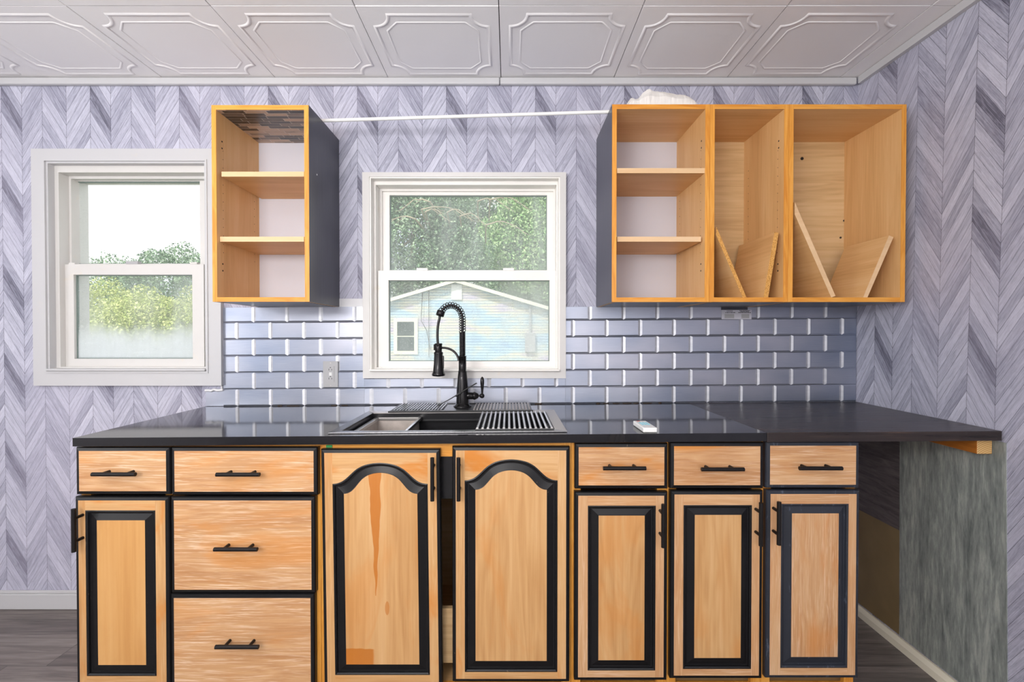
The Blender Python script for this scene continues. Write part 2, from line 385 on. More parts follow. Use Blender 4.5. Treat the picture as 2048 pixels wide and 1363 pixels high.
def glass(name, dirt, film=(.97, .985, .98), grad=None):
    m = Mat(name); nt = m.nt; x, y, z = m.xyz()
    st = m.noise(m.vec(x*5, y, z*1.2), 1, 4, .6, .3); sp = m.noise(m.vec(x*170, y, z*150), 1, 2)
    f = st.step(.35, .75)*dirt+dirt*.55+sp.step(.60, .72)*.16
    if grad: f = (f+(z*-1+grad[0]+(st-.5)*.12).step(0, grad[1])*grad[2]).clamp()
    tr = nt.nodes.new('ShaderNodeBsdfTransparent'); tr.inputs[0].default_value = (*film, 1)
    tl = nt.nodes.new('ShaderNodeBsdfTranslucent'); tl.inputs[0].default_value = (.95, .97, 1, 1)
    df = nt.nodes.new('ShaderNodeBsdfDiffuse'); df.inputs[0].default_value = (.7, .75, .75, 1)
    gl = nt.nodes.new('ShaderNodeBsdfGlossy'); gl.inputs['Roughness'].default_value = .02
    fr = nt.nodes.new('ShaderNodeFresnel'); fr.inputs[0].default_value = 1.06
    m0 = nt.nodes.new('ShaderNodeMixShader'); m0.inputs[0].default_value = .3; nt.links.new(tl.outputs[0], m0.inputs[1]); nt.links.new(df.outputs[0], m0.inputs[2])
    m1 = nt.nodes.new('ShaderNodeMixShader'); nt.links.new(f.v, m1.inputs[0]); nt.links.new(tr.outputs[0], m1.inputs[1]); nt.links.new(m0.outputs[0], m1.inputs[2])
    m2 = nt.nodes.new('ShaderNodeMixShader'); nt.links.new(fr.outputs[0], m2.inputs[0]); nt.links.new(m1.outputs[0], m2.inputs[1]); nt.links.new(gl.outputs[0], m2.inputs[2])
    nt.links.new(m2.outputs[0], m.out.inputs[0]); return m.m
M['glass_clear'] = glass('window_glass_clear', .10)
M['glass_dusty'] = glass('window_glass_dusty', .20)
M['glass_center_low'] = glass('window_glass_hazy', .24)

# ------------------------------------------------------------------ SETTING
ZC = 2.40; XL, XR, YB = -3.2, 1.575, -4.5
w1o = rect(64, 297, 441, 771, -.022); w1i = rect(92, 322, 412, 742, -.022)
w2o = rect(725, 344, 1132, 756, -.028); w2i = rect(739, 353, 1120, 742, -.028)
# back wall with two window openings
mb = MB()
xs = [XL-.1, w1i[0], w1i[1], w2i[0], w2i[1], XR+.2]
def wall_col(x0, x1, holes):
    z = -.02
    for h0, h1 in holes: mb.box(x0, x1, 0, .16, z, h0); z = h1
    mb.box(x0, x1, 0, .16, z, 2.5)
wall_col(xs[0], xs[1], []); wall_col(xs[1], xs[2], [(w1i[2], w1i[3])]); wall_col(xs[2], xs[3], []); wall_col(xs[3], xs[4], [(w2i[2], w2i[3])]); wall_col(xs[4], xs[5], [])
tag(mb.build('wall_back', M['paper_back']), 'back wall papered in grey chevron planks', kind='structure')
# right wall: an old wall, slightly bowed
def wx(y, z):
    t = min(-y/.635, 1.6)
    g = [(0, -.010), (.95, -.026), (2.4, .012)]
    if z < .95: k = g[0][1]+(g[1][1]-g[0][1])*z/.95
    else: k = g[1][1]+(g[2][1]-g[1][1])*(z-.95)/1.45
    return XR+k*t
def wall_patch(mb, y0, y1, z0, z1, off, ny=8, nz=10, mat=0, zf=None):
    vs = []; fs = []
    for i in range(ny+1):
        for j in range(nz+1):
            y = y0+(y1-y0)*i/ny; z = z0+(z1-z0)*j/nz
            vs.append((wx(y, max(z, 0))-off, y, z))
    for i in range(ny):
        for j in range(nz): fs.append((i*(nz+1)+j, i*(nz+1)+j+1, (i+1)*(nz+1)+j+1, (i+1)*(nz+1)+j))
    mb.add(vs, fs, mat)
    # thickness behind
    n = len(vs); b = [(v[0]+(off if off > .0001 else .12), v[1], v[2]) for v in vs]
    mb.add(b, [f[::-1] for f in fs], mat)
    edge = [i*(nz+1) for i in range(ny+1)]; e2 = [i*(nz+1)+nz for i in range(ny+1)]
    for e, fl in ((edge, 0), (e2, 1)):
        for a, c in zip(e[:-1], e[1:]):
            q = [vs[a], vs[c], b[c], b[a]]; mb.add(q if fl else q[::-1], [(0, 1, 2, 3)], mat)
    for e, fl in (([j for j in range(nz+1)], 1), ([ny*(nz+1)+j for j in range(nz+1)], 0)):
        for a, c in zip(e[:-1], e[1:]):
            q = [vs[a], vs[c], b[c], b[a]]; mb.add(q if fl else q[::-1], [(0, 1, 2, 3)], mat)
mb = MB(); wall_patch(mb, 0.0, YB-.1, -.02, 2.5, 0, 24, 14)
tag(mb.build('wall_right', M['paper_right']), 'right wall papered in grey chevron planks', kind='structure')
mb = MB(); mb.box(XL-.1, XL, YB-.1, 0, -.02, 2.5); tag(mb.build('wall_left', M['plaster']), 'left wall', kind='structure')
mb = MB(); mb.box(XL-.1, XR+.2, YB-.1, YB, -.02, 2.5); tag(mb.build('wall_rear', M['plaster']), 'rear wall', kind='structure')
mb = MB(); mb.box(XL-.1, XR+.25, YB-.1, .16, -.08, 0); tag(mb.build('floor', M['floor']), 'grey brown wood plank floor', kind='structure')
# room fill comes from the unseen area and point lights above; ceiling of square plastic tiles
mb = MB()
PX, X0 = .5065, -.036
def sweep(mb, path, z, wd, ht):
    n = len(path); prof = [(-wd, 0), (-wd*.55, -ht*.8), (0, -ht), (wd*.55, -ht*.8), (wd, 0)]
    vs = []
    for i in range(n):
        p = Vector(path[i]); a = Vector(path[i-1]); b = Vector(path[(i+1) % n])
        d1 = (p-a).normalized(); d2 = (b-p).normalized(); n1 = Vector((-d1.y, d1.x)); n2 = Vector((-d2.y, d2.x)); nn = (n1+n2)
        nn = nn.normalized() if nn.length > .1 else n1
        k = min(1/max(nn.dot(n1), .5), 1.6)
        for o, h in prof: q = p+nn*o*k; vs.append((q.x, q.y, z+h))
    fs = []
    for i in range(n):
        j = (i+1) % n
        for k in range(4): fs.append((i*5+k, j*5+k, j*5+k+1, i*5+k+1))
    mb.add(vs, fs, 0, True)
def ringpath(x0, x1, y0, y1, c, concave):
    P = []
    for (cx, cy, a0) in ((x0, y0, 0), (x1, y0, 90), (x1, y1, 180), (x0, y1, 270)):
        if concave:   # arc centred on the corner, bulging inwards, with little straight steps
            ang = [a0+90-k*90/8 for k in range(9)]
            pts = [(cx+c*math.cos(math.radians(t)), cy+c*math.sin(math.radians(t))) for t in ang]
            P += pts
        else:
            a1, a2 = math.radians(a0+90), math.radians(a0)
            P += [(cx+c*math.cos(a1), cy+c*math.sin(a1)), (cx+c*math.cos(a2), cy+c*math.sin(a2))]
    return P
rows = [(-.447, 0.0)]; y = -.447
while y > YB: rows.append((y-PX, y)); y -= PX
k0 = int((XL-X0)/PX)-1
ceil_clip = []
for (ya, yb) in rows:
    for k in range(k0, 4):
        xa, xb = X0+k*PX, X0+(k+1)*PX
        if xa > XR+.05: continue
        xa2, xb2 = max(xa, XL), min(xb, XR+.05)
        jz = random.uniform(-.0015, .0015)
        mb.box(xa2+.0016, xb2-.0016, ya+.0016, yb-.0016, ZC+jz, ZC+.01, 0)
        if xb2-xa2 < .3: 
            # cut tile by the right wall: only the near part of the ridge shows
            for d, wd, ht in ((.045, .006, .005), (.085, .004, .0035)):
                pth = [p for p in ringpath(xa+d, xb-d, ya+d, yb-d, .065 if d < .06 else .05, True)]
                pth = [p for p in pth if p[0] < XR-.02]
            continue
        for d, wd, ht in ((.042, .0065, .0035), (.082, .004, .0022)):
            sweep(mb, ringpath(xa+d, xb-d, ya+d, yb-d, .062 if d < .06 else .045, d < .06), ZC+jz, wd, ht)
mb.box(XL-.1, XR+.25, YB-.1, .16, ZC+.010, ZC+.06, 1)
tag(mb.build('ceiling', [M['ceiling'], M['dark_gap']]), 'white embossed square ceiling tiles', kind='structure')
# trims under the ceiling
ztr = aty(1000, 168, -.02).z
for i, (a, b) in enumerate(((XL, -.042), (-.040, XR-.02))):
    mb = MB(); mb.box(a, b, -.022, -.0005, ztr, ZC-.003); tag(mb.build('trim_%d' % (i+1), M['trim'], bevel=.006, seg=3), kind='structure')
mb = MB()
n = 20; pr = [(-.0, .0), (-.018, 0), (-.018, ZC-.003-ztr), (0, ZC-.003-ztr)]
vs = []
for i in range(n+1):
    yy = -.024+(YB+.05)*i/n
    for o, h in pr: vs.append((wx(yy, 2.38)-.0008+o, yy, ztr+h))
fs = []
for i in range(n):
    for k in range(4): fs.append((i*4+k, i*4+(k+1) % 4, (i+1)*4+(k+1) % 4, (i+1)*4+k))
mb.add(vs, fs); mb.add(vs[:4], [(3, 2, 1, 0)]); mb.add(vs[-4:], [(0, 1, 2, 3)])
tag(mb.build('trim_3', M['trim']), kind='structure')
# baseboards
zb = aty(70, 1182, -.014).z
mb = MB(); mb.box(XL, -1.372, -.014, -.0005, 0, zb-.014); mb.box(XL, -1.372, -.009, -.0005, zb-.014, zb)
tag(mb.build('baseboard_back', M['trim'], bevel=.003), kind='structure')
mb = MB(); n = 14; vs = []
for i in range(n+1):
    yy = -.002+(YB+.05)*i/n
    jit = random.uniform(-.003, .003)
    for o, h in ((-.002, 0), (-.030+jit, 0), (-.027+jit, .024), (-.012, .036+jit), (-.002, .036)): vs.append((wx(yy, .03)+o, yy, h))
fs = []
for i in range(n):
    for k in range(5): fs.append((i*5+k, i*5+(k+1) % 5, (i+1)*5+(k+1) % 5, (i+1)*5+k))
mb.add(vs, fs); mb.add(vs[:5], [(4, 3, 2, 1, 0)])
tag(mb.build('baseboard_right', M['cream']), kind='structure')

# ------------------------------------------------------------------ WINDOWS
def sash(parent, name, outer, inner, y, d, glassmat, pane_name='pane', vm='vinyl'):
    o = rect(*outer, y-d/2); i = rect(*inner, y-d/2)
    mb = MB(); mb.ring(o, i, y-d/2, y+d/2)
    s = mb.build(name, M[vm], parent, bevel=.003)
    mb = MB(); g = .003; mb.ring((i[0], i[1], i[2], i[3]), (i[0]+g, i[1]-g, i[2]+g, i[3]-g), y-.006, y+.006)
    mb.build('gasket', M['gasket'], s)
    mb = MB(); mb.box(i[0]+g, i[1]-g, y-.002, y+.002, i[2]+g, i[3]-g)
    mb.build(pane_name, glassmat, s); return o, i, s
# window 1, left
W1 = thing('window_1', 'left white single-hung window with fogged lower pane', None, ((w1i[0]+w1i[1])/2, 0, w1i[2]), kind='structure')
mb = MB(); mb.ring(w1o, w1i, -.022, -.0005); mb.ring((w1i[0]-.008, w1i[1]+.008, w1i[2]-.008, w1i[3]+.008), w1i, -.026, -.022)
mb.build('casing', M['trim'], W1, bevel=.003)
mb = MB(); mb.ring(w1i, (w1i[0]+.008, w1i[1]-.008, w1i[2]+.006, w1i[3]-.008), -.018, .16)
mb.build('jamb', M['trim'], W1)
mb = MB(); fo = (w1i[0]+.008, w1i[1]-.008, w1i[2]+.006, w1i[3]-.008)
mb.ring(fo, (fo[0]+.018, fo[1]-.018, fo[2]+.012, fo[3]-.030), .012, .145)
mb.ring((fo[0]+.018, fo[1]-.018, fo[2]+.012, fo[3]-.030), (fo[0]+.028, fo[1]-.028, fo[2]+.018, fo[3]-.042), .060, .145)
mb.build('window_frame', M['vinyl'], W1, bevel=.002)
mb = MB(); mb.box(w1i[0]+.002, w1i[1]-.002, -.034, .03, w1i[2]+.001, w1i[2]+.012); mb.build('sill', M['trim'], W1, bevel=.004)
zf = aty(260, 640, .05).z; 
fog = glass('window_glass_fogged', .22, grad=(zf-w1i[2], .12, .68))
sash(W1, 'lower_sash', (122, 528, 408, 740), (148, 549, 385, 717), .055, .035, fog)
_, _, s = sash(W1, 'upper_sash', (128, 345, 414, 545), (149, 362, 400, 527), .100, .030, M['glass_clear'])
for a, b, c, d, mm in ((252, 276, 522, 528, 'grey_plastic'), (138, 150, 525, 529, 'vinyl'), (380, 394, 524, 528, 'vinyl')):
    r = rect(a, c, b, d, .04); mb = MB(); mb.box(r[0], r[1], .038, .060, r[2], r[3]); mb.build('sash_latch', M[mm], W1, bevel=.0015)
# window 2, over the sink
W2 = thing('window_2', 'white single-hung window above the sink', None, ((w2i[0]+w2i[1])/2, 0, w2i[2]), kind='structure')
mb = MB(); mb.ring(w2o, w2i, -.028, -.0005); mb.build('casing', M['vinyl'], W2, bevel=.004)
mb = MB(); mb.ring(w2i, (w2i[0]+.006, w2i[1]-.006, w2i[2]+.004, w2i[3]-.006), -.024, .16); mb.build('jamb', M['vinyl_white'], W2)
fo = (w2i[0]+.006, w2i[1]-.006, w2i[2]+.004, w2i[3]-.006)
mb = MB(); mb.ring(fo, (fo[0]+.010, fo[1]-.006, fo[2]+.010, fo[3]-.016), .015, .145)
mb.ring((fo[0]+.010, fo[1]-.006, fo[2]+.010, fo[3]-.016), (fo[0]+.022, fo[1]-.014, fo[2]+.016, fo[3]-.026), .072, .145)
mb.build('window_frame', M['vinyl_white'], W2, bevel=.002)
mb = MB(); mb.box(w2i[0]+.001, w2i[1]-.001, -.045, .032, w2i[2], w2i[2]+.010); mb.build('sill', M['vinyl_white'], W2, bevel=.004)
sash(W2, 'lower_sash', (756, 541, 1117, 736), (777, 560, 1099, 722), .055, .035, M['glass_center_low'], vm='vinyl_white')
sash(W2, 'upper_sash', (763, 377, 1112, 556), (779, 390, 1094, 540), .100, .030, M['glass_dusty'], vm='vinyl_white')
for a, b in ((833, 855), (1006, 1028)):
    r = rect(a, 536, b, 541, .04); mb = MB(); mb.box(r[0], r[1], .038, .060, r[2], r[3]+.001); mb.build('sash_latch', M['vinyl_white'], W2, bevel=.0015)

# ------------------------------------------------------------------ BACKSPLASH
TPX, TPZ, TB = .1521, .0757, .0095
jx = aty(1413, 790, 0).x
def tiles(mb, x0, x1, z0f, z1, zmin=None):
    for r in range(0, 7):
        for k in range(-20, 20):
            a = jx+(k+(.5 if r % 2 else 0))*TPX; b = a+TPX
            za = r*TPZ+z0f; zb_ = za+TPZ
            ca, cb, cc, cdn = max(a, x0), min(b, x1), za, min(zb_, z1)
            if zmin is not None: cc = max(cc, zmin)
            if cb-ca < .004 or cdn-cc < .004: continue
            ia = ca+(TB if a >= x0 else 0.0004); ib = cb-(TB if b <= x1 else .0004); ic = cc+.0060; idn = cdn-(.0045 if zb_ <= z1+.001 else .0004)
            if ib-ia < .002: ia = ib = (ca+cb)/2
            y0, y1 = -.0036, -.0062
            j = random.uniform(-.0005, .0005)
            V = [(ca, y0, cc), (cb, y0, cc), (cb, y0, cdn), (ca, y0, cdn), (ia, y1+j, ic), (ib, y1-j, ic), (ib, y1-j, idn), (ia, y1+j, idn)]
            mb.add(V, [(4, 5, 6, 7), (0, 1, 5, 4), (2, 3, 7, 6)], 0); mb.add(V, [(1, 2, 6, 5), (3, 0, 4, 7)], 1)
    mb.box(x0, x1, -.0036, -.0010, z0f if zmin is None else zmin, z1, 0)
zl = .9325; zt0 = zl+.0006
XA, XB = aty(448, 700, 0).x, w2o[0]-.001
ztl = aty(580, 614, 0).z-.0075*-1.0
mb = MB()
tiles(mb, XA, XB, zt0, ztl)
x13 = aty(413, 800, 0).x
mb.box(x13, XA, -.0055, -.0006, zl+.002, zl+TPZ-.008, 0)
tiles(mb, w2o[0]-.001, w2o[1]+.001, zt0, w2o[2]-.0003)
tiles(mb, w2o[1]+.001, XR-.002, zt0, 1.371)
bs = mb.build('backsplash', [M['tile'], M['tile_bevel']], shear=True)
tag(bs, 'silver metallic subway tile backsplash above the black countertop', 'backsplash')
mb = MB(); r = rect(675, 597, 724, 616, 0); mb.box(aty(560, 600, 0).x, w2o[0]-.002, -.004, -.0006, r[2]-.004, r[3]); mb.build('bare_backing', M['caulk'], bs)
mb = MB(); pts = []
for i in range(14):
    z = zl-.008+.078+i*(ztl-zl-.078)/13; pts.append((XA-.005+random.uniform(-.003, .003), -.0065, z))
mb.tube(pts, .0045, 6); pts = [(x13+i*(XA-x13)/6, -.0075, zl+TPZ-.012+random.uniform(-.004, .004)) for i in range(7)]; mb.tube(pts, .006, 6)
mb.build('caulk_bead', M['caulk'], bs)

# ------------------------------------------------------------------ WALL CABINETS
def wall_cabinet(name, label, xa, xb, za, zb_, black_left=False, black_right=False, back='white_back', top_in='maple_x', shelves=(), pins=True, D=.305, group='open wall cabinets'):
    T = .0175
    E = thing(name, label, 'cabinet', ((xa+xb)/2, -D/2, za), group)
    def panel(nm, bx, inner, outer=None):
        # front 1.5 mm of every board is the orange-stained edge
        mb = MB(); x0, x1, z0, z1 = bx
        mb.box(x0, x1, -D+.0015, -.0004, z0, z1, 0); mb.box(x0, x1, -D, -D+.0015, z0, z1, 1)
        if outer == 'L': mb.box(x0-.0008, x0, -D+.0006, -.0004, z0, z1, 2)
        if outer == 'R': mb.box(x1, x1+.0008, -D+.0006, -.0004, z0, z1, 2)
        if outer == 'B': mb.box(x0, x1, -D+.0006, -.0004, z0-.0008, z0, 2)
        return mb
    e = M['edge_orange']; ex = M['edge_orange_x']
    def holes(mb, xs_, side, zs):
        for (yy, zz, r) in zs:
            mb.cyl((xs_, yy, zz), (xs_+side*.0004, yy, zz), r, 8, 3)
    H = zb_-za
    hz = [(-D+.04, za+H*f, .0016) for f in [.26+.044*i for i in range(13)]]+[(-.05, za+H*f, .0016) for f in [.26+.044*i for i in range(13)]]
    hz += [(-D+.035, za+H*.80, .0035), (-D+.035, za+H*.835, .0035), (-D+.035, za+H*.165, .0035), (-D+.035, za+H*.20, .0035)]
    if not pins: hz = []
    mb = panel('side', (xa, xa+T, za, zb_), 0, 'L' if black_left else None); holes(mb, xa+T, 1, hz)
    mb.build('side_panel', [M['maple_z'], e, M['black_side'], M['dark_gap']], E)
    mb = panel('side', (xb-T, xb, za, zb_), 0, 'R' if black_right else None); holes(mb, xb-T, -1, hz)
    if black_right: mb.lathe([(.0035, 0), (.003, .0012)], (xb+.0008, -.235, aty(637, 350, -.23).z), 8, 4, 'x')
    mb.build('side_panel', [M['maple_z'], e, M['black_side'], M['dark_gap'], M['white_plastic']], E)
    mb = panel('top', (xa+T, xb-T, zb_-T, zb_), 0)
    mb.build('top_panel', [M['maple_x'], ex, M['black_side']], E)
    if top_in == 'mosaic':
        mb = MB(); mb.box(xa+T+.0005, xb-T-.0005, -D+.004, -.013, zb_-T-.001, zb_-T); mb.build('contact_paper', M['mosaic'], E)
    mb = panel('bottom', (xa+T, xb-T, za, za+T), 0, 'B'); mb.build('bottom_panel', [M['maple_x'], ex, M['black_side']], E)
    mb = MB(); mb.box(xa+T, xb-T, -.012, -.006, za+T, zb_-T); 
    mb.build('back_panel', M[back], E)
    for (z0, z1, x0, x1, yf) in shelves:
        mb = MB(); mb.box(x0, x1, yf+.001, -.0125, z0, z1, 0); mb.box(x0, x1, yf, yf+.001, z0, z1, 1)
        mb.build('shelf', [M['maple_x'], M['shelf_edge']], E)
    return E
D = .305
def shelf_spec(pl, pt, pr, pb, yf, xa, xb):
    r = rect(pl, pt, pr, pb, yf); return (r[2], r[3], max(xa+.0177, r[0]), min(xb-.0177, r[1]), yf)
r = rect(424, 210, 618, 603, -D); LA, LB = r[0], r[1]; zA, zB = r[2], r[3]
wall_cabinet('wall_cabinet', 'narrow open wall cabinet between the two windows, black right side', LA, LB, zA, zB, black_right=True, top_in='mosaic',
             shelves=[shelf_spec(443, 343, 608, 353, -D+.012, LA, LB), shelf_spec(440, 473, 608, 483, -D+.016, LA, LB)])
xs4 = [aty(p, 400, -D).x for p in (1224, 1419.5, 1577, 1811.5)]
zA2, zB2 = aty(1500, 603.5, -D).z, aty(1500, 208.5, -D).z
wall_cabinet('wall_cabinet', 'open wall cabinet with two shelves and black left side, right of the sink window', xs4[0], xs4[1]-.0004, zA2, zB2, black_left=True,
             shelves=[shelf_spec(1234, 336, 1412, 346, -D+.004, xs4[0], xs4[1]), shelf_spec(1234, 473, 1402, 483, -D+.018, xs4[0], xs4[1])])
wall_cabinet('wall_cabinet', 'narrowest open wall cabinet, in the middle of the right-hand row, holding two particle board pieces', xs4[1]+.0004, xs4[2]-.0004, zA2, zB2, back='ply_back')
EC = wall_cabinet('wall_cabinet', 'wide open wall cabinet at the right end of the row, beside the right wall', xs4[2]+.0004, xs4[3], zA2, zB2, back='ply_back', pins=False)
for px, py, rr in ((1604, 317, .007), (1689, 279, .005), (1688, 441, .0045), (1681, 475, .0045)):
    p = aty(px, py, -.0125); mb = MB(); mb.cyl((p.x, -.0122, p.z), (p.x, -.014, p.z), rr, 10); mb.build('screw_head', M['black_plastic'], EC)

# loose shelf boards leaning inside the two right cabinets
def board(label, quad, y0, y1, edge):
    pts = [aty(px, py, y0) for px, py in quad]; pts = [(p.x, p.z) for p in pts]
    zmin = min(p[1] for p in pts); lift = zA2+.0175+.0006-zmin
    pts = [(a, b+lift) for a, b in pts]
    cx = sum(p[0] for p in pts)/4
    mb = MB(); n = 4
    mb.poly_y(pts, y0, y1, 0)
    mb.m[0] = 1; mb.m[1] = 1
    for i in range(2, len(mb.m)): pass
    o = mb.build('loose_board', [M['maple_y'], edge]); tag(o, label, 'board', 'loose boards leaning in the wall cabinets'); return o
board('loose board with raw particle edge leaning left in the narrowest cabinet', [(1485.5, 590), (1493, 589.5), (1433, 449), (1432.2, 465)], -.297, -.03, M['particle'])
board('loose board with raw particle edge leaning right in the narrowest cabinet', [(1527, 591), (1536.5, 591), (1557.5, 462), (1549, 460)], -.297, -.03, M['particle'])
board('long loose shelf board with pale edge leaning left in the widest cabinet', [(1662.4, 591), (1671, 588), (1589.5, 400), (1589.5, 425)], -.297, -.03, M['shelf_edge'])
board('short loose shelf board with pale edge leaning right in the widest cabinet', [(1726, 591), (1735, 591), (1787, 470.5), (1778, 467)], -.297, -.072, M['shelf_edge'])

# curtain rod resting on the cabinet tops
a = aty(640, 242, -.165); b = aty(1216, 226, -.232); a.z = zB+.0075; b.z = zB2+.0075
dv = (b-a).normalized(); mb = MB(); mb.tube([a-dv*.06, b+dv*.06], .0068, 14)
tag(mb.build('curtain_rod', M['white_plastic']), 'thin white rod bridging the two inner wall cabinets above the sink window', 'rod')
# crumpled plastic on the cabinet
mb = MB(); nx, ny = 30, 14; vs = []; fs = []
xa_, xb_ = aty(1246, 206, -.28).x, aty(1392, 206, -.28).x
sil = [(1246, 207), (1262, 194), (1270, 197), (1272, 201), (1285, 185), (1298, 175), (1306, 181), (1330, 183), (1352, 188), (1372, 190), (1385, 198), (1393, 207)]
yr = -.262
prof = [((px-1246)/(1393-1246), max(aty(px, py, yr).z-zB2-.0015, 0)) for px, py in sil]; prof[0] = (0, 0); prof[-1] = (1, 0)
def pf(t):
    for (a0, h0), (a1, h1) in zip(prof[:-1], prof[1:]):
        if t <= a1: return h0+(h1-h0)*(t-a0)/(a1-a0)
    return 0
xa_, xb_ = aty(1246, 206, yr).x, aty(1393, 206, yr).x
for j in range(ny+1):
    for i in range(nx+1):
        t = i/nx; s = j/ny; yy = -.297+.15*s
        k = (yy+.297)/(.297+yr) if yy < yr else 1-(yy-yr)/(-.147-yr)
        k = max(k, 0)
        e = 0 if (i in (0, nx) or j in (0, ny)) else random.uniform(-.0025, .0025)
        vs.append((xa_+(xb_-xa_)*t+e, yy+e, zB2+.0015+max(pf(t)*(k**.55)*(1-.05*math.sin(t*19+s*8)*(k < .9))+e*k, 0)))
for j in range(ny):
    for i in range(nx): q = j*(nx+1)+i; fs.append((q, q+1, q+nx+2, q+nx+1))
mb.add(vs, fs, 0, False)
n = len(vs); mb.add([(v[0], v[1], zB2+.0004) for v in vs], [f[::-1] for f in fs])
tag(mb.build('plastic_sheet', M['towel']), 'crumpled white plastic sheet lying on top of a wall cabinet', 'plastic sheet')

# ------------------------------------------------------------------ COUNTERTOPS
XS = aty(1534, 866, -.635).x
YF = -.635
xl = aty(145, 873, YF).x; th = .0265
hx0, hx1, hy0, hy1 = -.562, .170, -.592, -.205
mb = MB()
xb2 = x13-.004
# left end is splayed: longer at the front than at the wall
mb.prism([(xl, YF, zl-th), (hx0, YF, zl-th), (hx0, -.001, zl-th), (xl-.012, -.001, zl-th)], (0, 0, th))
mb.box(hx0, hx1, YF, hy0, zl-th, zl); mb.box(hx0, hx1, hy1, -.0065, zl-th, zl); mb.box(hx1, XS-.0008, YF, -.0065, zl-th, zl)
o = mb.build('countertop', M['counter'], shear=True); tag(o, 'glossy black countertop around the sink', 'countertop', 'black countertops')
mb = MB(); xr = 1.5405
mb.prism([(XS+.0008, YF, zl-th-.004), (xr, YF, zl-th-.004), (XR-.003, -.0065, zl-th-.004), (XS+.0008, -.0065, zl-th-.004)], (0, 0, th+.004))
o = mb.build('countertop', M['counter_wood'], shear=True, bevel=.002); tag(o, 'dark brown wood-grain countertop section at the right wall', 'countertop', 'black countertops')
random.seed(11); gr_parent = [o for o in bpy.data.objects if o.name == 'countertop'][0]
for px, wdt in ((1196, 8), (1212, 14), (1232, 16), (1254, 20), (1272, 12), (1296, 22), (1320, 8), (560, 10), (585, 26), (668, 16), (690, 14), (1075, 10), (1080, 8)):
    q = aty(px, 807, -.012); hw0 = wdt/440.5/2; n = 10
    pts = [(q.x+hw0*math.cos(2*PI*k/n)*random.uniform(.7, 1.1), -.0125+.0045*math.sin(2*PI*k/n), zl+.0002) for k in range(n)]
    mb = MB(); mb.prism(pts, (0, 0, .0022 if wdt > 10 else .004)); mb.build('grime', M['grime'], gr_parent, shear=True)
# support cleat under it
mb = MB(); ze = ztop(1.52)-.0312; 
yc0 = -.60
a = [(wx(-.05, .9)-.052, -.05), (wx(-.05, .9)-.003, -.05), (wx(yc0, .9)-.003, yc0), (wx(yc0, .9)-.052, yc0)]
mb.prism([(p[0], p[1], ze-.050) for p in a][::-1], (0, 0, .050)); 
mb.m[-2] = 0
for i, f in enumerate(mb.f):
    ys = [mb.v[k][1] for k in f]
    if max(ys) < -.59: mb.m[i] = 1
o = mb.build('wood_cleat', [M['pine'], M['pine_end']], bevel=.002); tag(o, 'orange pine support block under the right end of the countertop', 'wood block')

# vinyl coverings on the wall under the counter
mb = MB(); wall_patch(mb, -.245, -.640, .040, .908, .0028); o = mb.build('wall_panel', M['grey_panel']); tag(o, 'grey weathered wood-look panel on the wall under the countertop', 'wall panel')
zs = aty(1760, 1040, -.15).z
mb = MB(); wall_patch(mb, -.008, -.2445, .462, .90, .003)
o = mb.build('wall_panel', M['dark_strip']); tag(o, 'dark wood-look vinyl strip in the corner under the countertop', 'wall panel')
mb = MB(); wall_patch(mb, -.0075, -.2445, .040, .4615, .0015); o = mb.build('wall_4', M['olive']); tag(o, 'bare olive brown lower wall', kind='structure')
o.name = 'trim_4'

# ------------------------------------------------------------------ BASE CABINETS
YD0, YD1 = -.6005, -.6215          # back and face of doors
BW = .0115
def bar_handle(parent, px, py, L=.134, vertical=False, posts=True, rel=None):
    y = YD1-.030; p = aty(px, py, y); r = .0062
    mb = MB(); h = L/2
    if vertical: A, B = (p.x, y, p.z-h), (p.x, y, p.z+h); ps = [(p.x, p.z-.036), (p.x, p.z+.036)]
    else: A, B = (p.x-h, y, p.z), (p.x+h, y, p.z); ps = [(p.x-.040, p.z), (p.x+.036, p.z)]
    mb.tube([A, B], r, 14)
    for q in ps: mb.cyl((q[0], y, q[1]), (q[0], YD1+.0005, q[1]), .0048, 10)
    mb.build('handle', M['black_metal'], parent)
def front(E, name, l, t, r_, b, face, paint='black_paint'):
    x0, x1, z0, z1 = rect(l, t, r_, b, YD1)
    mb = MB(); w_ = BW
    mb.box(x0, x1, YD1+.006, YD0, z0, z1, 0)
    # painted border slopes down to the outer edge
    O = [(x0, z0), (x1, z0), (x1, z1), (x0, z1)]; I = [(x0+w_, z0+w_), (x1-w_, z0+w_), (x1-w_, z1-w_), (x0+w_, z1-w_)]
    k = .0025; Mi = [(x0+k, z0+k), (x1-k, z0+k), (x1-k, z1-k), (x0+k, z1-k)]
    vs = [(p[0], YD1+.006, p[1]) for p in O]+[(p[0], YD1+.002, p[1]) for p in Mi]+[(p[0], YD1, p[1]) for p in I]
    fs = [(i, (i+1) % 4, 4+(i+1) % 4, 4+i) for i in range(4)]+[(4+i, 4+(i+1) % 4, 8+(i+1) % 4, 8+i) for i in range(4)]
    mb.add(vs, fs, 0)
    return mb, I, (x0, x1, z0, z1)
def drawer(E, l, t, r_, b, hx, hy, face='oak_drawer', box=True, L=.134, paint='black_paint'):
    mb, I, q = front(E, 'drawer', l, t, r_, b, face)
    mb.add([(p[0], YD1, p[1]) for p in I], [(0, 1, 2, 3)], 1)
    x0, x1, z0, z1 = q
    mb.box(x0+.03, x1-.03, -.575, -.12, z0+.02, z1-.025, 2)
    o = mb.build('drawer', [M[paint], M[face], M['maple_x']], E); bar_handle(o, hx, hy, L); return o
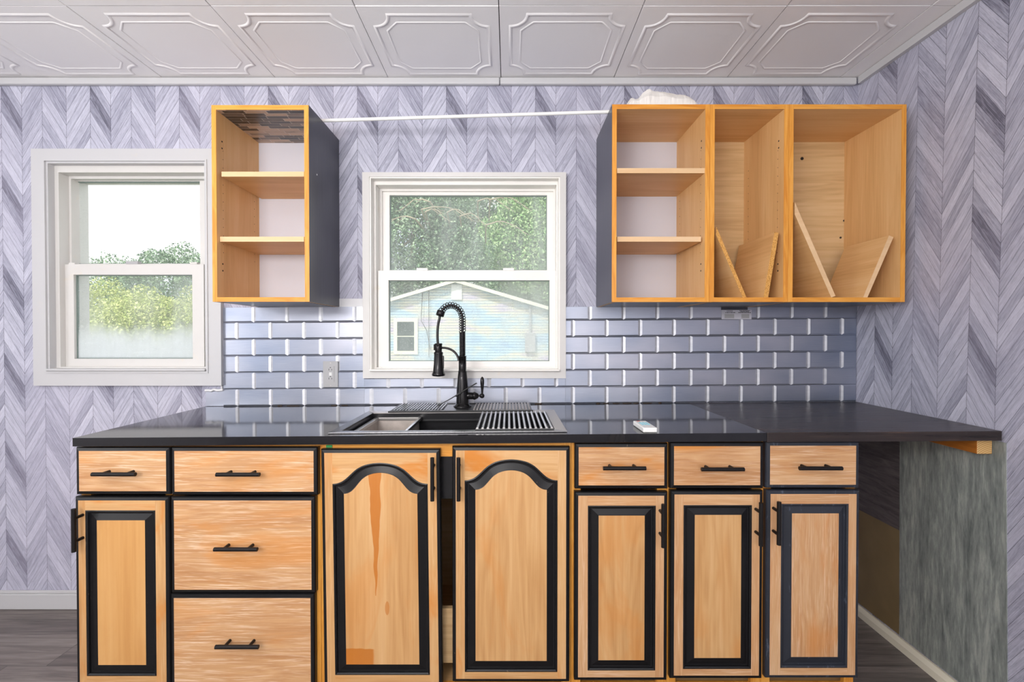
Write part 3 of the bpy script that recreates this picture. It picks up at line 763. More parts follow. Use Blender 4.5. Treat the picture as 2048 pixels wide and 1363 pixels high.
ARCH = [(0, 1), (.07, .995), (.14, .98), (.21, .955), (.28, .92), (.35, .87), (.42, .80), (.5, .69), (.57, .56), (.63, .43), (.69, .30), (.75, .19), (.81, .10), (.88, .035), (.94, .008), (1.0001, 0)]
def arch(xa, xb, zs_, zt_, n=40):
    """shouldered cathedral arch from right to left"""
    P = []
    for i in range(n+1):
        t = i/n; x = xb+(xa-xb)*t
        s = abs(t-.5)*2; k = 0
        for (s0, h0), (s1, h1) in zip(ARCH[:-1], ARCH[1:]):
            if s0 <= s <= s1: k = h0+(h1-h0)*(s-s0)/(s1-s0); break
        P.append((x, zs_+(zt_-zs_)*k))
    return P
def door(E, l, t, r_, b, go, gi, frame, panel, hx=None, hy=None, archz=None, paint='black_paint', skew=0):
    """go / gi : pixel rects of routed groove outside / inside;  archz: (shoulder_out, top_out, shoulder_in, top_in) pixels"""
    mb, I, q = front(E, 'door', l, t, r_, b, frame)
    x0, x1, z0, z1 = q; o = rect(*go, YD1); i_ = rect(*gi, YD1)
    if archz:
        mx = (go[0]+go[2])/2; zz = [aty(mx, v, YD1).z for v in archz]
        Op = [(o[0], o[2]), (o[1], o[2])]+arch(o[0], o[1], zz[0], zz[1]); Ip = [(i_[0], i_[2]), (i_[1], i_[2])]+arch(i_[0], i_[1], zz[2], zz[3])
    else:
        Op = [(o[0], o[2]), (o[1], o[2]), (o[1], o[3]), (o[0], o[3])]; Ip = [(i_[0], i_[2]), (i_[1], i_[2]), (i_[1], i_[3]), (i_[0], i_[3])]
    n = len(Op)
    # flat frame between border and groove, split in stiles and rails
    zt_ = max(p[1] for p in Op)
    def quad(pts): mb.add([(p[0], YD1, p[1]) for p in pts], [tuple(range(len(pts)))], 1)
    quad([I[0], (o[0], I[0][1]), (o[0], I[3][1]), I[3]]); quad([(o[1], I[0][1]), I[1], I[2], (o[1], I[2][1])])
    mb.add([(p[0], YD1, p[1]) for p in [(o[0], I[0][1]), (o[1], I[0][1]), (o[1], o[2]), (o[0], o[2])]], [(0, 1, 2, 3)], 3)
    top = Op[2:]                                       # right -> left along the top of the groove
    for a, c in zip(top[:-1], top[1:]):
        mb.add([(p[0], YD1, p[1]) for p in [a, (a[0], I[2][1]), (c[0], I[2][1]), c]], [(0, 1, 2, 3)], 3)
    # groove profile: bead, fall, flat bottom, slope up to the raised panel
    steps = [(0, 0), (.10, -.0012), (.20, .0008), (.24, .0055), (.38, .0060), (.95, .0010), (1, 0)]
    L = []
    for s, d in steps: L.append([(a[0]+(c[0]-a[0])*s, YD1+d, a[1]+(c[1]-a[1])*s) for a, c in zip(Op, Ip)])
    vs = [v for l_ in L for v in l_]; fs = []
    for k in range(len(steps)-1):
        for j in range(n): fs.append((k*n+j, k*n+(j+1) % n, (k+1)*n+(j+1) % n, (k+1)*n+j))
    mb.add(vs, fs, 0)
    mb.add([(p[0], YD1, p[1]) for p in Ip], [tuple(range(n))], 2)
    # the front slab must not cover the groove: drop its face
    if skew:
        cxs = (x0+x1)/2
        mb.v = [(x+(z-z1)*-skew, y, z) for x, y, z in mb.v]
    ob = mb.build('door', [M[paint], M[frame], M[panel], M[frame+'_x'] if frame+'_x' in M else M[frame]], E)
    if hx: bar_handle(ob, hx, hy, vertical=True)
    return ob
M['oak_frame_x'] = wood('sanded_oak_rail_across', OAKR, 'x', .7, ORANGE, .95, .15, figure=.3).m
M['oak_frame_light_x'] = wood('sanded_oak_rail_light_across', OAK, 'x', .7, ORANGE, .15, .35, figure=.3).m
ZK = .10                                              # toe kick height
def carcass(name, label, pl, pr, cat='cabinet', open_front=False):
    xa = aty(pl, 1000, YD1).x; xb = aty(pr, 1000, YD1).x; xa += .0005; xb -= .0005
    zt_ = ztop(xa)-th-(.0048 if xa > .79 else .0012)
    E = thing(name, label, cat, ((xa+xb)/2, -.30, 0), 'base cabinets under the countertop')
    for s in (0, 1):
        mb = MB(); x = xa if s == 0 else xb-.016; mb.box(x, x+.016, -.58, -.018, ZK, zt_); mb.box(x, x+.016, -.515, -.018, 0, ZK); mb.build('side_panel', M['maple_z'], E)
    mb = MB(); mb.box(xa+.016, xb-.016, -.58, -.012, ZK, ZK+.016); mb.build('bottom_panel', M['maple_x'], E)
    mb = MB(); mb.box(xa, xb, -.018, -.012, 0, zt_); mb.build('back_panel', M['ply_back'], E)
    mb = MB(); mb.box(xa, xb, -.53, -.515, 0.0, ZK); mb.build('toe_kick', M['black_side'], E)
    W = .030
    mb = MB(); mb.box(xa, xa+W, -.60, -.585, ZK, zt_); mb.box(xb-W, xb, -.60, -.585, ZK, zt_)
    mb.box(xa+W, xb-W, -.60, -.585, zt_-.045, zt_, 1); mb.box(xa+W, xb-W, -.60, -.585, ZK, ZK+.02, 1)
    mb.build('face_frame', [M['edge_orange'], M['edge_orange_x']], E)
    return E, xa, xb, zt_
# 1
E, *_ = carcass('base_cabinet', 'leftmost base cabinet with one drawer over a narrow worn door', 150, 340.2)
drawer(E, 150.6, 894, 339.4, 989, 227.5, 948, 'oak_drawer_b' if 'oak_drawer_b' in M else 'oak_drawer')
door(E, 150.6, 993, 339, 1376, (172, 1020, 312, 1351), (195, 1040, 291, 1329), 'oak_frame', 'oak_panel_worn', 147.5, 1060)
# 2
E, *_ = carcass('base_cabinet', 'base cabinet with three stacked sanded oak drawers', 340.2, 636)
drawer(E, 341.5, 894, 634.5, 990, 476, 948.5); drawer(E, 341, 993, 630, 1186, 471.5, 1098); drawer(E, 341, 1188, 628.5, 1376, 474, 1293)
# 3 sink base
E, xa, xb, zt_ = carcass('base_cabinet', 'wide sink base cabinet with two arched doors', 636, 1144)
door(E, 642, 898, 880, 1373, (665, 925, 855, 1349), (687.5, 945, 834, 1328), 'oak_frame', 'oak_panel_drip', 864.5, 958, (967, 925, 987, 945), skew=.010)
door(E, 904.5, 893, 1139.5, 1364, (929.5, 918, 1115, 1343), (951, 940, 1093.5, 1321), 'oak_frame', 'oak_panel', 917, 958, (960, 918, 979, 940))
r = rect(870, 1218, 925, 1327, -.585)
mb = MB(); mb.box(r[0]-.15, r[1]+.15, -.5795, -.5635, r[2], r[3]); mb.build('cross_board', M['ply_back'], E)
# 4-6
spec = [(1144, 1338, (1150, 886.5, 1336, 977.4), (1249, 936), 'oak_drawer_stained', (1149, 983.5, 1335, 1361), (1175.5, 1010.5, 1311, 1340), (1197, 1030.5, 1289, 1319.5), 'oak_frame_light', 'oak_panel', (1326.5, 1051), 'black_paint', 'base cabinet with narrow door and drawer, immediately right of the sink doors'),
        (1338, 1530, (1340.7, 884.5, 1528, 977), (1445.5, 938), 'oak_drawer_stained', (1341, 981, 1526, 1357.5), (1366.5, 1009.5, 1503, 1337), (1389, 1029, 1482, 1315), 'oak_frame_light', 'oak_panel', (1522, 1048), 'black_paint', 'base cabinet with narrow door and drawer, second from the right end'),
        (1530, 1720, (1532.8, 883.5, 1719.4, 976), (1641.5, 936), 'oak_drawer_stained', (1532.8, 980, 1719, 1356.5), (1561.5, 1007, 1696, 1335), (1583, 1026, 1676.5, 1313), 'oak_frame_light', 'oak_panel_white', (1558, 1046), 'black_scuffed', 'rightmost base cabinet with scuffed blue-black door border beside the empty appliance bay')]
for pl, pr, dr, hd, df, dd, go, gi, fm, pm, hh, paint, lab in spec:
    E, *_ = carcass('base_cabinet', lab, pl, pr)
    drawer(E, *dr, *hd, df, L=.132, paint=paint)
    door(E, *dd, go, gi, fm, pm, hh[0], hh[1], paint=paint)
# green tape scrap
r = rect(652, 889.5, 664, 894.5, -.603); mb = MB(); mb.box(r[0], r[1], -.6025, -.6002, r[2], r[3]); 
tag(mb.build('tape_scrap', M['green_tape']), 'tiny green tape scrap above the left arched door', 'tape')

# ------------------------------------------------------------------ SINK
zr = .0045
S = thing('sink', 'black drop-in workstation sink set in the glossy countertop', 'sink', (-.19, -.40, zl-.2))
so0, so1 = aty(661, 866, 0).x, 0
ox0, ox1 = -.578, .1855; oy0, oy1 = -.607, -.190; ix0, ix1, iy0, iy1 = -.545, .148, -.578, -.238
zz = zl+zr
def frame_xy(mb, o, i, z0, z1, mat=(0, 0, 0, 0)):
    O = [(o[0], o[2]), (o[1], o[2]), (o[1], o[3]), (o[0], o[3])]; I = [(i[0], i[2]), (i[1], i[2]), (i[1], i[3]), (i[0], i[3])]
    for k in range(4):
        j = (k+1) % 4; mb.prism([(O[k][0], O[k][1], z0), (O[j][0], O[j][1], z0), (I[j][0], I[j][1], z0), (I[k][0], I[k][1], z0)], (0, 0, z1-z0), mat[k])
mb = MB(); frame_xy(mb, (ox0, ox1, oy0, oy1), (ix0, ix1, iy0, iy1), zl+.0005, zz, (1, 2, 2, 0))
mb.build('rim', [M['sink_black'], M['rim'], M['rim_sheen_chalky']], S, shear=True, bevel=.0012)
mb = MB(); t = .003; d = .215
# ledge then bowl walls
frame_xy(mb, (ix0-.004, ix1+.004, iy0-.004, iy1+.004), (ix0, ix1, iy0, iy1), zl-d, zl+.0005)
frame_xy(mb, (ix0, ix1, iy0, iy1), (ix0+.012, ix1-.012, iy0+.012, iy1-.012), zl-.030, zl-.026)
mb.box(ix0-.004, ix1+.004, iy0-.004, iy1+.004, zl-d-.003, zl-d)
mb.build('bowl', M['sink_black'], S, shear=True)
mb = MB(); mb.lathe([(.045, 0), (.045, .003), (.030, .004)], (-.05, -.42, zl-d+.0006)); mb.build('drain', M['steel'], S)
# colander box in the left of the sink
cx0, cx1 = ix0+.001, -.350
K = thing('colander', 'stained pale steel colander box in the left end of the sink', 'colander', ((cx0+cx1)/2, -.41, zl-.11))
mb = MB(); t = .004
frame_xy(mb, (cx0+.008, cx1, iy0+.003, iy1-.003), (cx0+.024, cx1-.010, iy0+.013, iy1-.012), zl-.026+.001, zl-.014, (0, 0, 0, 0))
mb.build('rim', M['steel'], K, shear=True, bevel=.001)
mb = MB(); frame_xy(mb, (cx0+.020, cx1-.008, iy0+.0125, iy1-.0125), (cx0+.023, cx1-.011, iy0+.015, iy1-.015), zl-.115, zl-.0255); mb.box(cx0+.020, cx1-.008, iy0+.0125, iy1-.0125, zl-.118, zl-.115)
mb.build('basket', M['steel_dirty'], K, shear=True)
# roll-up rack on the right
xr0, xr1 = -.103, .139; n = 15
R_ = thing('drying_rack', 'roll-up drying rack of steel rods over the right of the sink', 'rack', ((xr0+xr1)/2, -.41, zz))
for k in range(n):
    x = xr0+(xr1-xr0)*k/(n-1); mb = MB(); mb.tube([(x, iy0-.004, zl+zr+.0046), (x, iy1-.040, zl+zr+.0046)], .0042, 12)
    mb.build('rod', M['steel'], R_, shear=True)
for y0_ in (iy0-.010, iy1-.049):
    mb = MB(); mb.box(xr0-.006, xr1+.006, y0_, y0_+.009, zl+zr+.0003, zl+zr+.0035); mb.build('end_strip', M['mat_rubber'], R_, shear=True)

# splash mat behind the sink
mx0, mx1 = aty(780, 826, -.225).x, aty(1064, 826, -.225).x; my0, my1 = -.232, -.040
MT = thing('splash_mat', 'black ribbed silicone splash mat around the faucet base', 'mat', ((mx0+mx1)/2, -.13, zl))
mz = zl+zr+.0008
mb = MB(); mb.box(mx0, mx1, my0, my1, mz, mz+.003)
frame_xy(mb, (mx0, mx1, my0, my1), (mx0+.006, mx1-.006, my0+.006, my1-.006), mz+.003, mz+.006)
mb.box(mx0-.004, mx1+.004, my0-.010, my0, mz, mz+.006)
mb.build('tray', M['mat_rubber'], MT, shear=True, bevel=.0015)
for (a, b, c, mm) in ((mx0+.016, mx0+.205, 17, 'mat_sheen'), (mx1-.235, mx1-.010, 18, 'mat_worn')):
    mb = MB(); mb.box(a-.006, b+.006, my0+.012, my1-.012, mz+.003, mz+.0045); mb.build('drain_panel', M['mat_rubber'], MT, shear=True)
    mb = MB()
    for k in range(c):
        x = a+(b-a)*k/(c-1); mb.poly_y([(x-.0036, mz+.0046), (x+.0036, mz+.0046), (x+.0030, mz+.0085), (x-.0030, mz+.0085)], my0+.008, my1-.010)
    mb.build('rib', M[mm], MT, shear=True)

# ------------------------------------------------------------------ FAUCET
fy = -.125; p = aty(925, 817, fy); fx = p.x; fz = ztop(fx)+zr+.0052
def fp(px, py, dy=0): q = aty(px, py, fy+dy); return Vector((q.x, fy+dy, q.z))
FA = thing('faucet', 'tall black spring-neck pull-down kitchen faucet', 'faucet', (fx, fy, fz))
def zpx(py): return fp(925, py).z
mb = MB(); mb.lathe([(.038, 0), (.038, .003), (.034, .006), (.029, .012), (.026, .014)], (fx, fy, fz)); mb.build('base_flange', M['faucet_black'], FA)
zb0 = fz+.013; zcol, ztop_b, zsp, = zpx(743), zpx(713), zpx(664)
h = lambda z: z-zb0
body = [(.0265, 0), (.0262, .02), (.0250, .06), (.0215, .10), (.0185, .135), (.0165, h(zcol)-.002), (.0185, h(zcol)-.001), (.0185, h(zcol)+.003), (.0165, h(zcol)+.004), (.0163, h(ztop_b)), (.0175, h(ztop_b)+.0005), (.0175, h(ztop_b)+.003), (.011, h(ztop_b)+.004)]
body[5] = (.0168, max(h(zcol)-.002, .137))
mb = MB(); mb.lathe(body, (fx, fy, zb0)); mb.build('body', M['faucet_black'], FA)
# path of the gooseneck
xA = fp(925-2, 664).x; xE = fp(879, 640).x
R0 = (fx-xE)/2; zc0 = fp(905, 638).z
path = [Vector((fx, fy, ztop_b+(zc0-ztop_b)*i/8)) for i in range(9)]
apex = fp(900, 610).z; 
for i in range(1, 25):
    a = PI*i/24*.985
    path.append(Vector((fx-R0+R0*math.cos(a), fy, zc0+(apex-zc0)*math.sin(a))))
end = path[-1]; hz1 = fp(877, 690).z
for i in range(1, 7):
    t = i/6; path.append(Vector((end.x+(fp(876, 690).x-end.x)*(t**.5)-.004*math.sin(PI*t), fy, end.z+(hz1-end.z)*t)))
mb = MB(); mb.tube(path, .0056, 12); mb.build('hose', M['faucet_black'], FA)
# springs: tight lower coil, open upper coil
def coil(z_or_path, r, wire, turns, seg=14, slant=0):
    P = [Vector(q) for q in z_or_path]; L = [0]
    for a, b in zip(P[:-1], P[1:]): L.append(L[-1]+(b-a).length)
    N = int(turns*seg); out = []
    for k in range(N+1):
        s = L[-1]*k/N; i = 0
        while i < len(L)-2 and L[i+1] < s: i += 1
        t = (s-L[i])/max(L[i+1]-L[i], 1e-9); p = P[i].lerp(P[i+1], t); d = (P[i+1]-P[i]).normalized()
        e1 = Vector((0, 1, 0)); e2 = d.cross(e1); a = 2*PI*k/seg
        out.append(p+(e1*math.cos(a)+e2*math.sin(a))*r+d*(r*slant*math.cos(a)))
    return out
mb = MB(); zs0, zs1 = ztop_b+.004, zsp
mb.tube(coil([(fx, fy, zs0), (fx, fy, zs1)], .0115, 0, 17), .0026, 6)
mb.lathe([(.0105, 0), (.0105, zs1-zs0)], (fx, fy, zs0), 16); mb.build('tight_spring', M['faucet_black'], FA)
i1 = 9+21
sp = [Vector((fx, fy, zs1))]+[q for q in path[:i1] if q.z > zs1+.002 or q.x < fx-.01]
mb = MB(); mb.tube(coil(sp, .0135, 0, 19, 14, .5), .0018, 6); mb.build('open_spring', M['faucet_black'], FA)
# collar at the end of the spring
ce = path[i1-1]; cdv = (path[i1+1]-path[i1-2]).normalized()
mb = MB(); mb.tube([ce-cdv*.012, ce-cdv*.010, ce+cdv*.010, ce+cdv*.013], [.015, .0175, .0175, .014], 20); mb.build('collar', M['faucet_black'], FA)
# spray head
hx_ = fp(877, 720).x
zz_ = lambda py: fp(877, py).z
prof = [(752.5, .008), (751, .027), (748, .0285), (745, .026), (742, .0235), (728, .0205), (710, .0185), (706, .0195), (704, .0195), (703, .015), (690, .0155), (688, .0165), (686.5, .0165), (686, .010)]
zbase = zz_(752.5)
mb = MB(); mb.lathe([(r, zz_(py)-zbase) for py, r in prof], (hx_, fy, zbase)); sh = mb.build('spray_head', M['faucet_black'], FA)
mb = MB(); mb.box(hx_+.014, hx_+.0235, fy-.008, fy+.006, zz_(736), zz_(711)); mb.build('spray_button', M['faucet_black'], sh, bevel=.002)
mb = MB(); mb.box(hx_-.0205, hx_-.0150, fy-.006, fy+.006, zz_(700), zz_(688)); mb.build('spray_clip', M['faucet_black'], sh, bevel=.002)
# arm
A = fp(886, 695); B = fp(918, 722); P = []
for i in range(15):
    t = i/14; ang = t*PI/2*.98
    P.append(Vector((A.x+(B.x-A.x)*math.sin(ang)**.95, fy-.004-.012*t, B.z+(A.z-B.z)*math.cos(ang))))
mb = MB(); mb.tube(P, .0048, 10); mb.tube([Vector((hx_+.002, fy, A.z)), P[0]], .0048, 10); mb.build('holder_arm', M['faucet_black'], FA)
# lever
lz = fp(940, 791).z; lx0 = fx+.018; lx1 = fp(957, 791).x
mb = MB(); mb.lathe([(.015, 0), (.015, lx1-lx0-.022), (.017, lx1-lx0-.021), (.017, lx1-lx0-.016), (.0155, lx1-lx0-.012), (.010, lx1-lx0-.002), (.006, lx1-lx0)], (lx0, fy, lz), 20, 0, 'x')
lv = mb.build('valve_barrel', M['faucet_black'], FA)
bx = fp(964, 791).x
mb = MB(); mb.lathe([(.001, -.0105), (.007, -.0085), (.0105, -.003), (.0105, .003), (.007, .0085), (.001, .0105)], (bx, fy, lz), 18, 0, 'x'); mb.tube([(lx1-.002, fy, lz), (bx-.008, fy, lz)], .0045, 10)
zl1 = fp(964, 756).z
mb.lathe([(.0042, 0), (.0045, .010), (.0055, .02), (.0085, (zl1-lz)*.62), (.0085, (zl1-lz)*.80), (.006, (zl1-lz)*.93), (.001, zl1-lz)], (bx+.001, fy, lz+.007), 14)
mb.build('lever', M['faucet_black'], FA)
# cable tie looped round the faucet foot
T0, T1 = aty(876, 811, fy-.055), aty(952.5, 766, fy-.036)
mb = MB(); P = [Vector((T0.x, fy-.055, T0.z)), T0.lerp(T1, .35)+Vector((0, 0, -.0015)), T0.lerp(T1, .7), T1+Vector((0, 0, .0)), T1+Vector((.004, 0, -.0005))]
mb.tube(P, [.0016, .0022, .0026, .0026, .0012], 8)
m_ = T0.lerp(T1, .55); mb.box(m_.x-.005, m_.x+.005, m_.y-.003, m_.y+.004, m_.z-.003, m_.z+.003)
q = []
for i in range(17):
    a = 2*PI*i/16; q.append((fx+.0285*math.cos(a), fy+.0285*math.sin(a), fz+.062+.02*math.cos(a)))
mb.tube(q[:-1], .0016, 6, closed=True)
tag(mb.build('cable_tie', M['black_plastic']), 'thin black cable tie slanting across the foot of the faucet', 'cable tie')

# ------------------------------------------------------------------ OUTLET, REMOTE, LABEL
r = rect(646, 722, 676, 774, -.011)
O_ = thing('outlet', 'grey double power outlet on the backsplash left of the sink window', 'outlet', ((r[0]+r[1])/2, 0, r[2]))
mb = MB(); mb.box(r[0], r[1], -.0115, -.0065, r[2], r[3]); mb.build('cover_plate', M['grey_plastic'], O_, bevel=.0015)
q = rect(654, 732, 668, 763, -.013); mb = MB(); mb.box(q[0], q[1], -.0135, -.0115, q[2], q[3], 0)
cx = (q[0]+q[1])/2
for sgn in (1, -1):
    cz_ = (q[2]+q[3])/2+sgn*.020
    mb.box(cx-.008, cx-.0060, -.0139, -.0135, cz_-.004, cz_+.004, 1); mb.box(cx+.005, cx+.007, -.0139, -.0135, cz_-.004, cz_+.003, 1); mb.cyl((cx, -.0139, cz_+.009), (cx, -.0135, cz_+.009), .0022, 10, 1)
mb.box(cx-.006, cx+.006, -.0141, -.0135, (q[2]+q[3])/2-.0065, (q[2]+q[3])/2-.001, 2); mb.box(cx-.006, cx+.006, -.0141, -.0135, (q[2]+q[3])/2+.001, (q[2]+q[3])/2+.0065, 2)
mb.build('receptacle', [M['grey_plastic'], M['black_plastic'], M['white_plastic']], O_)
for s in (0, 1):
    zq = (r[2]+.008, r[3]-.008)[s]; mb = MB(); mb.cyl((cx, -.0123, zq), (cx, -.0115, zq), .003, 10); mb.build('screw', M['steel'], O_)

RM0 = atz(1290, 866, ztop(.43)); rx0 = RM0.x-.003; ry0 = -.622
RM = thing('remote_control', 'small white remote control lying on the countertop edge', 'remote control', (rx0+.022, ry0+.05, ztop(.44)+.0004))
zq = ztop(.42)+.0006; rw, rl, rh = .044, .118, .0155
mb = MB(); mb.box(rx0, rx0+rw, ry0, ry0+rl, zq, zq+rh); mb.build('case', M['white_plastic'], RM, bevel=.003, seg=3)
mb = MB()
for i in range(3):
    for j in range(4): mb.box(rx0+.010+i*.010, rx0+.016+i*.010, ry0+.045+j*.012, ry0+.051+j*.012, zq+rh-.0002, zq+rh+.0008)
mb.build('button', M['blue_print'], RM)
mb = MB(); mb.box(rx0+.010, rx0+.020, ry0+rl-.014, ry0+rl-.006, zq+rh-.0002, zq+rh+.0008); mb.build('power_button', M['red_print'], RM)

r = rect(1443, 619, 1503, 638, -.0075)
mb = MB(); mb.box(r[0], r[1], -.0082, -.0074, r[2], r[3], 0)
lw = r[1]-r[0]; lh = r[3]-r[2]; random.seed(3)
for (u0, u1, v) in ((.17, .37, .86), (.12, .46, .70), (.60, .95, .90), (.62, .92, .80), (.56, .98, .70)):
    x = u0
    while x < u1:
        wd = random.uniform(.015, .05); mb.box(r[0]+lw*x, r[0]+lw*min(x+wd, u1), -.0085, -.0082, r[2]+lh*(v-.035), r[2]+lh*(v+.035), 1); x += wd+.012
for u0, u1 in ((.10, .42), (.66, .92)): mb.box(r[0]+lw*u0, r[0]+lw*u1, -.0085, -.0082, r[2]+lh*.10, r[2]+lh*.55, 2)
mb.box(r[0]-.002, r[1]-.018, -.0087, -.0074, r[3]-.001, r[3]+.012, 3)
tag(mb.build('paper_label', [M['white_back'], M['black_plastic'], M['grey_plastic'], M['black_side']]), 'small printed paper label on the backsplash under the right cabinets', 'label')

# ------------------------------------------------------------------ OUTSIDE
m = Mat('lawn'); x, y, z = m.xyz(); n = m.noise(m.vec(x, y, z), 3, 4); m.color(m.mix(n, srgb(132, 138, 118), srgb(160, 162, 146))).set(rough=.9)
mb = MB(); mb.box(-60, 40, .4, 90, -.62, -.6); o = mb.build('lawn', m.m); tag(o, 'green lawn outside the windows', 'lawn', kind='structure')
# neighbour house
HY = 14.0
def hp(px, py, y=HY): return aty(px, py, y)
ap = hp(912, 559); eR = hp(1098, 614); eL = hp(782, 604)
slR = (ap.z-eR.z)/(eR.x-ap.x); slL = slR
hw_ = 4.7
m = Mat('pale_siding'); x, y, z = m.xyz(); lap = ((z+2)/.098).fr()
hue = m.noise(m.vec(x*.5, y, z*1.6), 1, 3, .6); c = m.ramp(hue, [(.32, srgb(170, 198, 226)), (.46, srgb(192, 214, 224)), (.56, srgb(222, 218, 200)), (.68, srgb(208, 196, 216))])  # window-film interference tints painted into the siding colour
m.color(m.mix(lap.lt(.24)*.55, c, srgb(96, 118, 150))).set(rough=.6); m.bump(lap, .6, .02); M['siding'] = m.m
M['fascia'] = plain('cream_fascia', srgb(228, 226, 208), .6)
m = Mat('dark_pane'); m.color((.05, .07, .06)).set(rough=.15); M['dark_pane'] = m.m
M['roof'] = plain('grey_shingle', srgb(120, 118, 122), .9)
HS = thing('house', 'pale siding neighbour house with gable roof seen through the sink window', 'house', (ap.x, HY+4, -.6))
xL_, xR_ = ap.x-hw_, ap.x+hw_; zE = ap.z-slR*hw_
mb = MB(); mb.poly_y([(xL_, -.6), (xR_, -.6), (xR_, zE-.1), (ap.x, ap.z-.1), (xL_, zE-.1)], HY, HY+6); mb.build('wall', M['siding'], HS)
mb = MB()
for s in (-1, 1):
    xe = ap.x+s*(hw_+.35); ze_ = ap.z-slR*(hw_+.35)
    pts = [(ap.x, ap.z-.12), (xe, ze_-.12), (xe, ze_), (ap.x, ap.z)]
    if s < 0: pts = pts[::-1]
    mb.poly_y(pts, HY-.25, HY-.21, 0); mb.poly_y([(a, b+.02) for a, b in pts], HY-.21, HY+6.3, 1)
mb.build('roof', [M['fascia'], M['roof']], HS)
def hbox(name, l, t, r_, b, d, mat, bv=0):
    q = rect(l, t, r_, b, HY); mb = MB(); mb.box(q[0], q[1], HY-d, HY-.001, q[2], q[3]); return mb.build(name, M[mat], HS), q
o, q = hbox('window', 788, 636, 836, 708, .05, 'fascia')
mb = MB(); zm = (q[2]+q[3])/2; mb.box(q[0]+.13, q[1]-.13, HY-.06, HY-.05, zm+.02, q[3]-.13); mb.box(q[0]+.13, q[1]-.13, HY-.06, HY-.05, q[2]+.13, zm-.02); mb.build('pane', M['dark_pane'], o)
hbox('vent', 903, 569, 924, 599, .06, 'white_plastic')
hbox('meter_box', 1050, 665, 1070, 703, .15, 'grey_plastic')
p0, p1 = hp(1060, 600), hp(1060, 665); mb = MB(); mb.tube([(p0.x, HY-.08, p0.z), (p1.x, HY-.08, p1.z)], .04, 8); mb.build('conduit', M['grey_plastic'], HS)
mb = MB()
a, b = hp(846, 585), hp(862, 700); P = [(a.x, HY-.1, a.z), (a.x-.05, HY-.1, a.z-1.0), (a.x+.15, HY-.1, b.z+.7), (b.x, HY-.1, b.z)]
mb.tube(P, .012, 6); a = hp(853, 580); mb.tube([(a.x+.1, HY-.08, a.z), (a.x+.1, HY-.08, a.z-2.4)], .012, 6); mb.build('cable', M['black_plastic'], HS)

def leafmat(name, c0, c1, c2):
    m = Mat(name); x, y, z = m.xyz(); n = m.noise(m.vec(x, y, z), 1.2, 4, .7); g = m.nt.nodes.new('ShaderNodeNewGeometry')
    r = X(m.nt, g.outputs['Random Per Island'])
    m.color(m.ramp(n*.6+r*.5, [(.25, c0), (.5, c1), (.8, c2)])).set(rough=.6, spec=.2)
    return m.m
M['leaf_deep'] = leafmat('deep_green_leaves', srgb(58, 88, 62), srgb(120, 152, 116), srgb(186, 206, 172))
M['leaf_light'] = leafmat('light_green_leaves', srgb(100, 142, 84), srgb(158, 194, 130), srgb(208, 226, 176))
M['leaf_yellow'] = leafmat('yellow_green_leaves', srgb(136, 156, 78), srgb(186, 198, 112), srgb(224, 226, 160))
M['bark'] = plain('grey_bark', srgb(176, 164, 140), .9)
import numpy as np
def tree(name, label, x, y, zb_, crowns, n, leaf, mat, trunk_r=.22, seed=1, cat='tree'):
    rng = np.random.default_rng(seed)
    E = thing(name, label, cat, (x, y, zb_), 'trees behind the neighbour house' if cat == 'tree' else 'bushes beyond the left window')
    cen = []
    wts = np.array([c[3]*c[4]*c[5] for c in crowns])**(2/3); wts /= wts.sum(); V = []
    for (cx, cy_, cz_, rx, ry, rz), wt in zip(crowns, wts):
        k = int(n*wt); d = rng.normal(size=(k, 3)); d /= np.linalg.norm(d, axis=1)[:, None]
        rad = rng.uniform(.35, 1, k)**.4; lump = 1+.18*np.sin(d[:, 0]*7+seed)*np.cos(d[:, 2]*6+cx)
        p = d*(rad*lump)[:, None]*np.array([rx, ry, rz])+np.array([cx, cy_, cz_]); cen.append(p)
    p = np.concatenate(cen); k = len(p)
    a = rng.normal(size=(k, 3)); a /= np.linalg.norm(a, axis=1)[:, None]; b = np.cross(a, rng.normal(size=(k, 3))); b /= np.linalg.norm(b, axis=1)[:, None]
    s = leaf*rng.uniform(.5, 1.3, k)[:, None]
    v = np.stack([p-a*s, p+b*s*.55, p+a*s, p-b*s*.55], 1).reshape(-1, 3)
    me = bpy.data.meshes.new('foliage'); me.vertices.add(len(v)); me.vertices.foreach_set('co', v.ravel().astype('f'))
    me.loops.add(4*k); me.loops.foreach_set('vertex_index', np.arange(4*k)); me.polygons.add(k); me.polygons.foreach_set('loop_start', np.arange(0, 4*k, 4)); me.polygons.foreach_set('loop_total', np.full(k, 4))
    me.materials.append(mat); me.update(); me.validate()
    o = bpy.data.objects.new('foliage', me); COL.objects.link(o); o.parent = E; o['kind'] = 'stuff'
    mb = MB(); top = max(c[2] for c in crowns)
    P = [(x, y, zb_), (x+.1, y, zb_+top*.3), (x-.1, y, zb_+top*.62), (x+.05, y, zb_+top*.9)]
    mb.tube(P, [trunk_r, trunk_r*.8, trunk_r*.55, trunk_r*.2], 8)
    rr = random.Random(seed)
    for c in crowns:
        t = rr.uniform(.35, .75); st = Vector((x, y, zb_+top*t)); en = Vector((x+c[0], y+c[1], zb_+c[2]))
        mb.tube([st, st.lerp(en, .5)+Vector((0, 0, .3)), en], [trunk_r*.4, trunk_r*.25, trunk_r*.08], 6)
    mb.build('trunk', M['bark'], E); return E
T1 = tree('tree', 'dense dark green tree behind the left half of the neighbour house', -6.0, 26, -.6, [(0, 0, 7.5, 4, 3, 3.8), (-2.5, -.5, 5.2, 3, 2.4, 3), (2.4, 0, 5.6, 3, 2.4, 3.2), (1, 0, 10.5, 3, 2.4, 3), (-2, 0, 11, 2.8, 2.4, 3)], 60000, .10, M['leaf_deep'], seed=2)
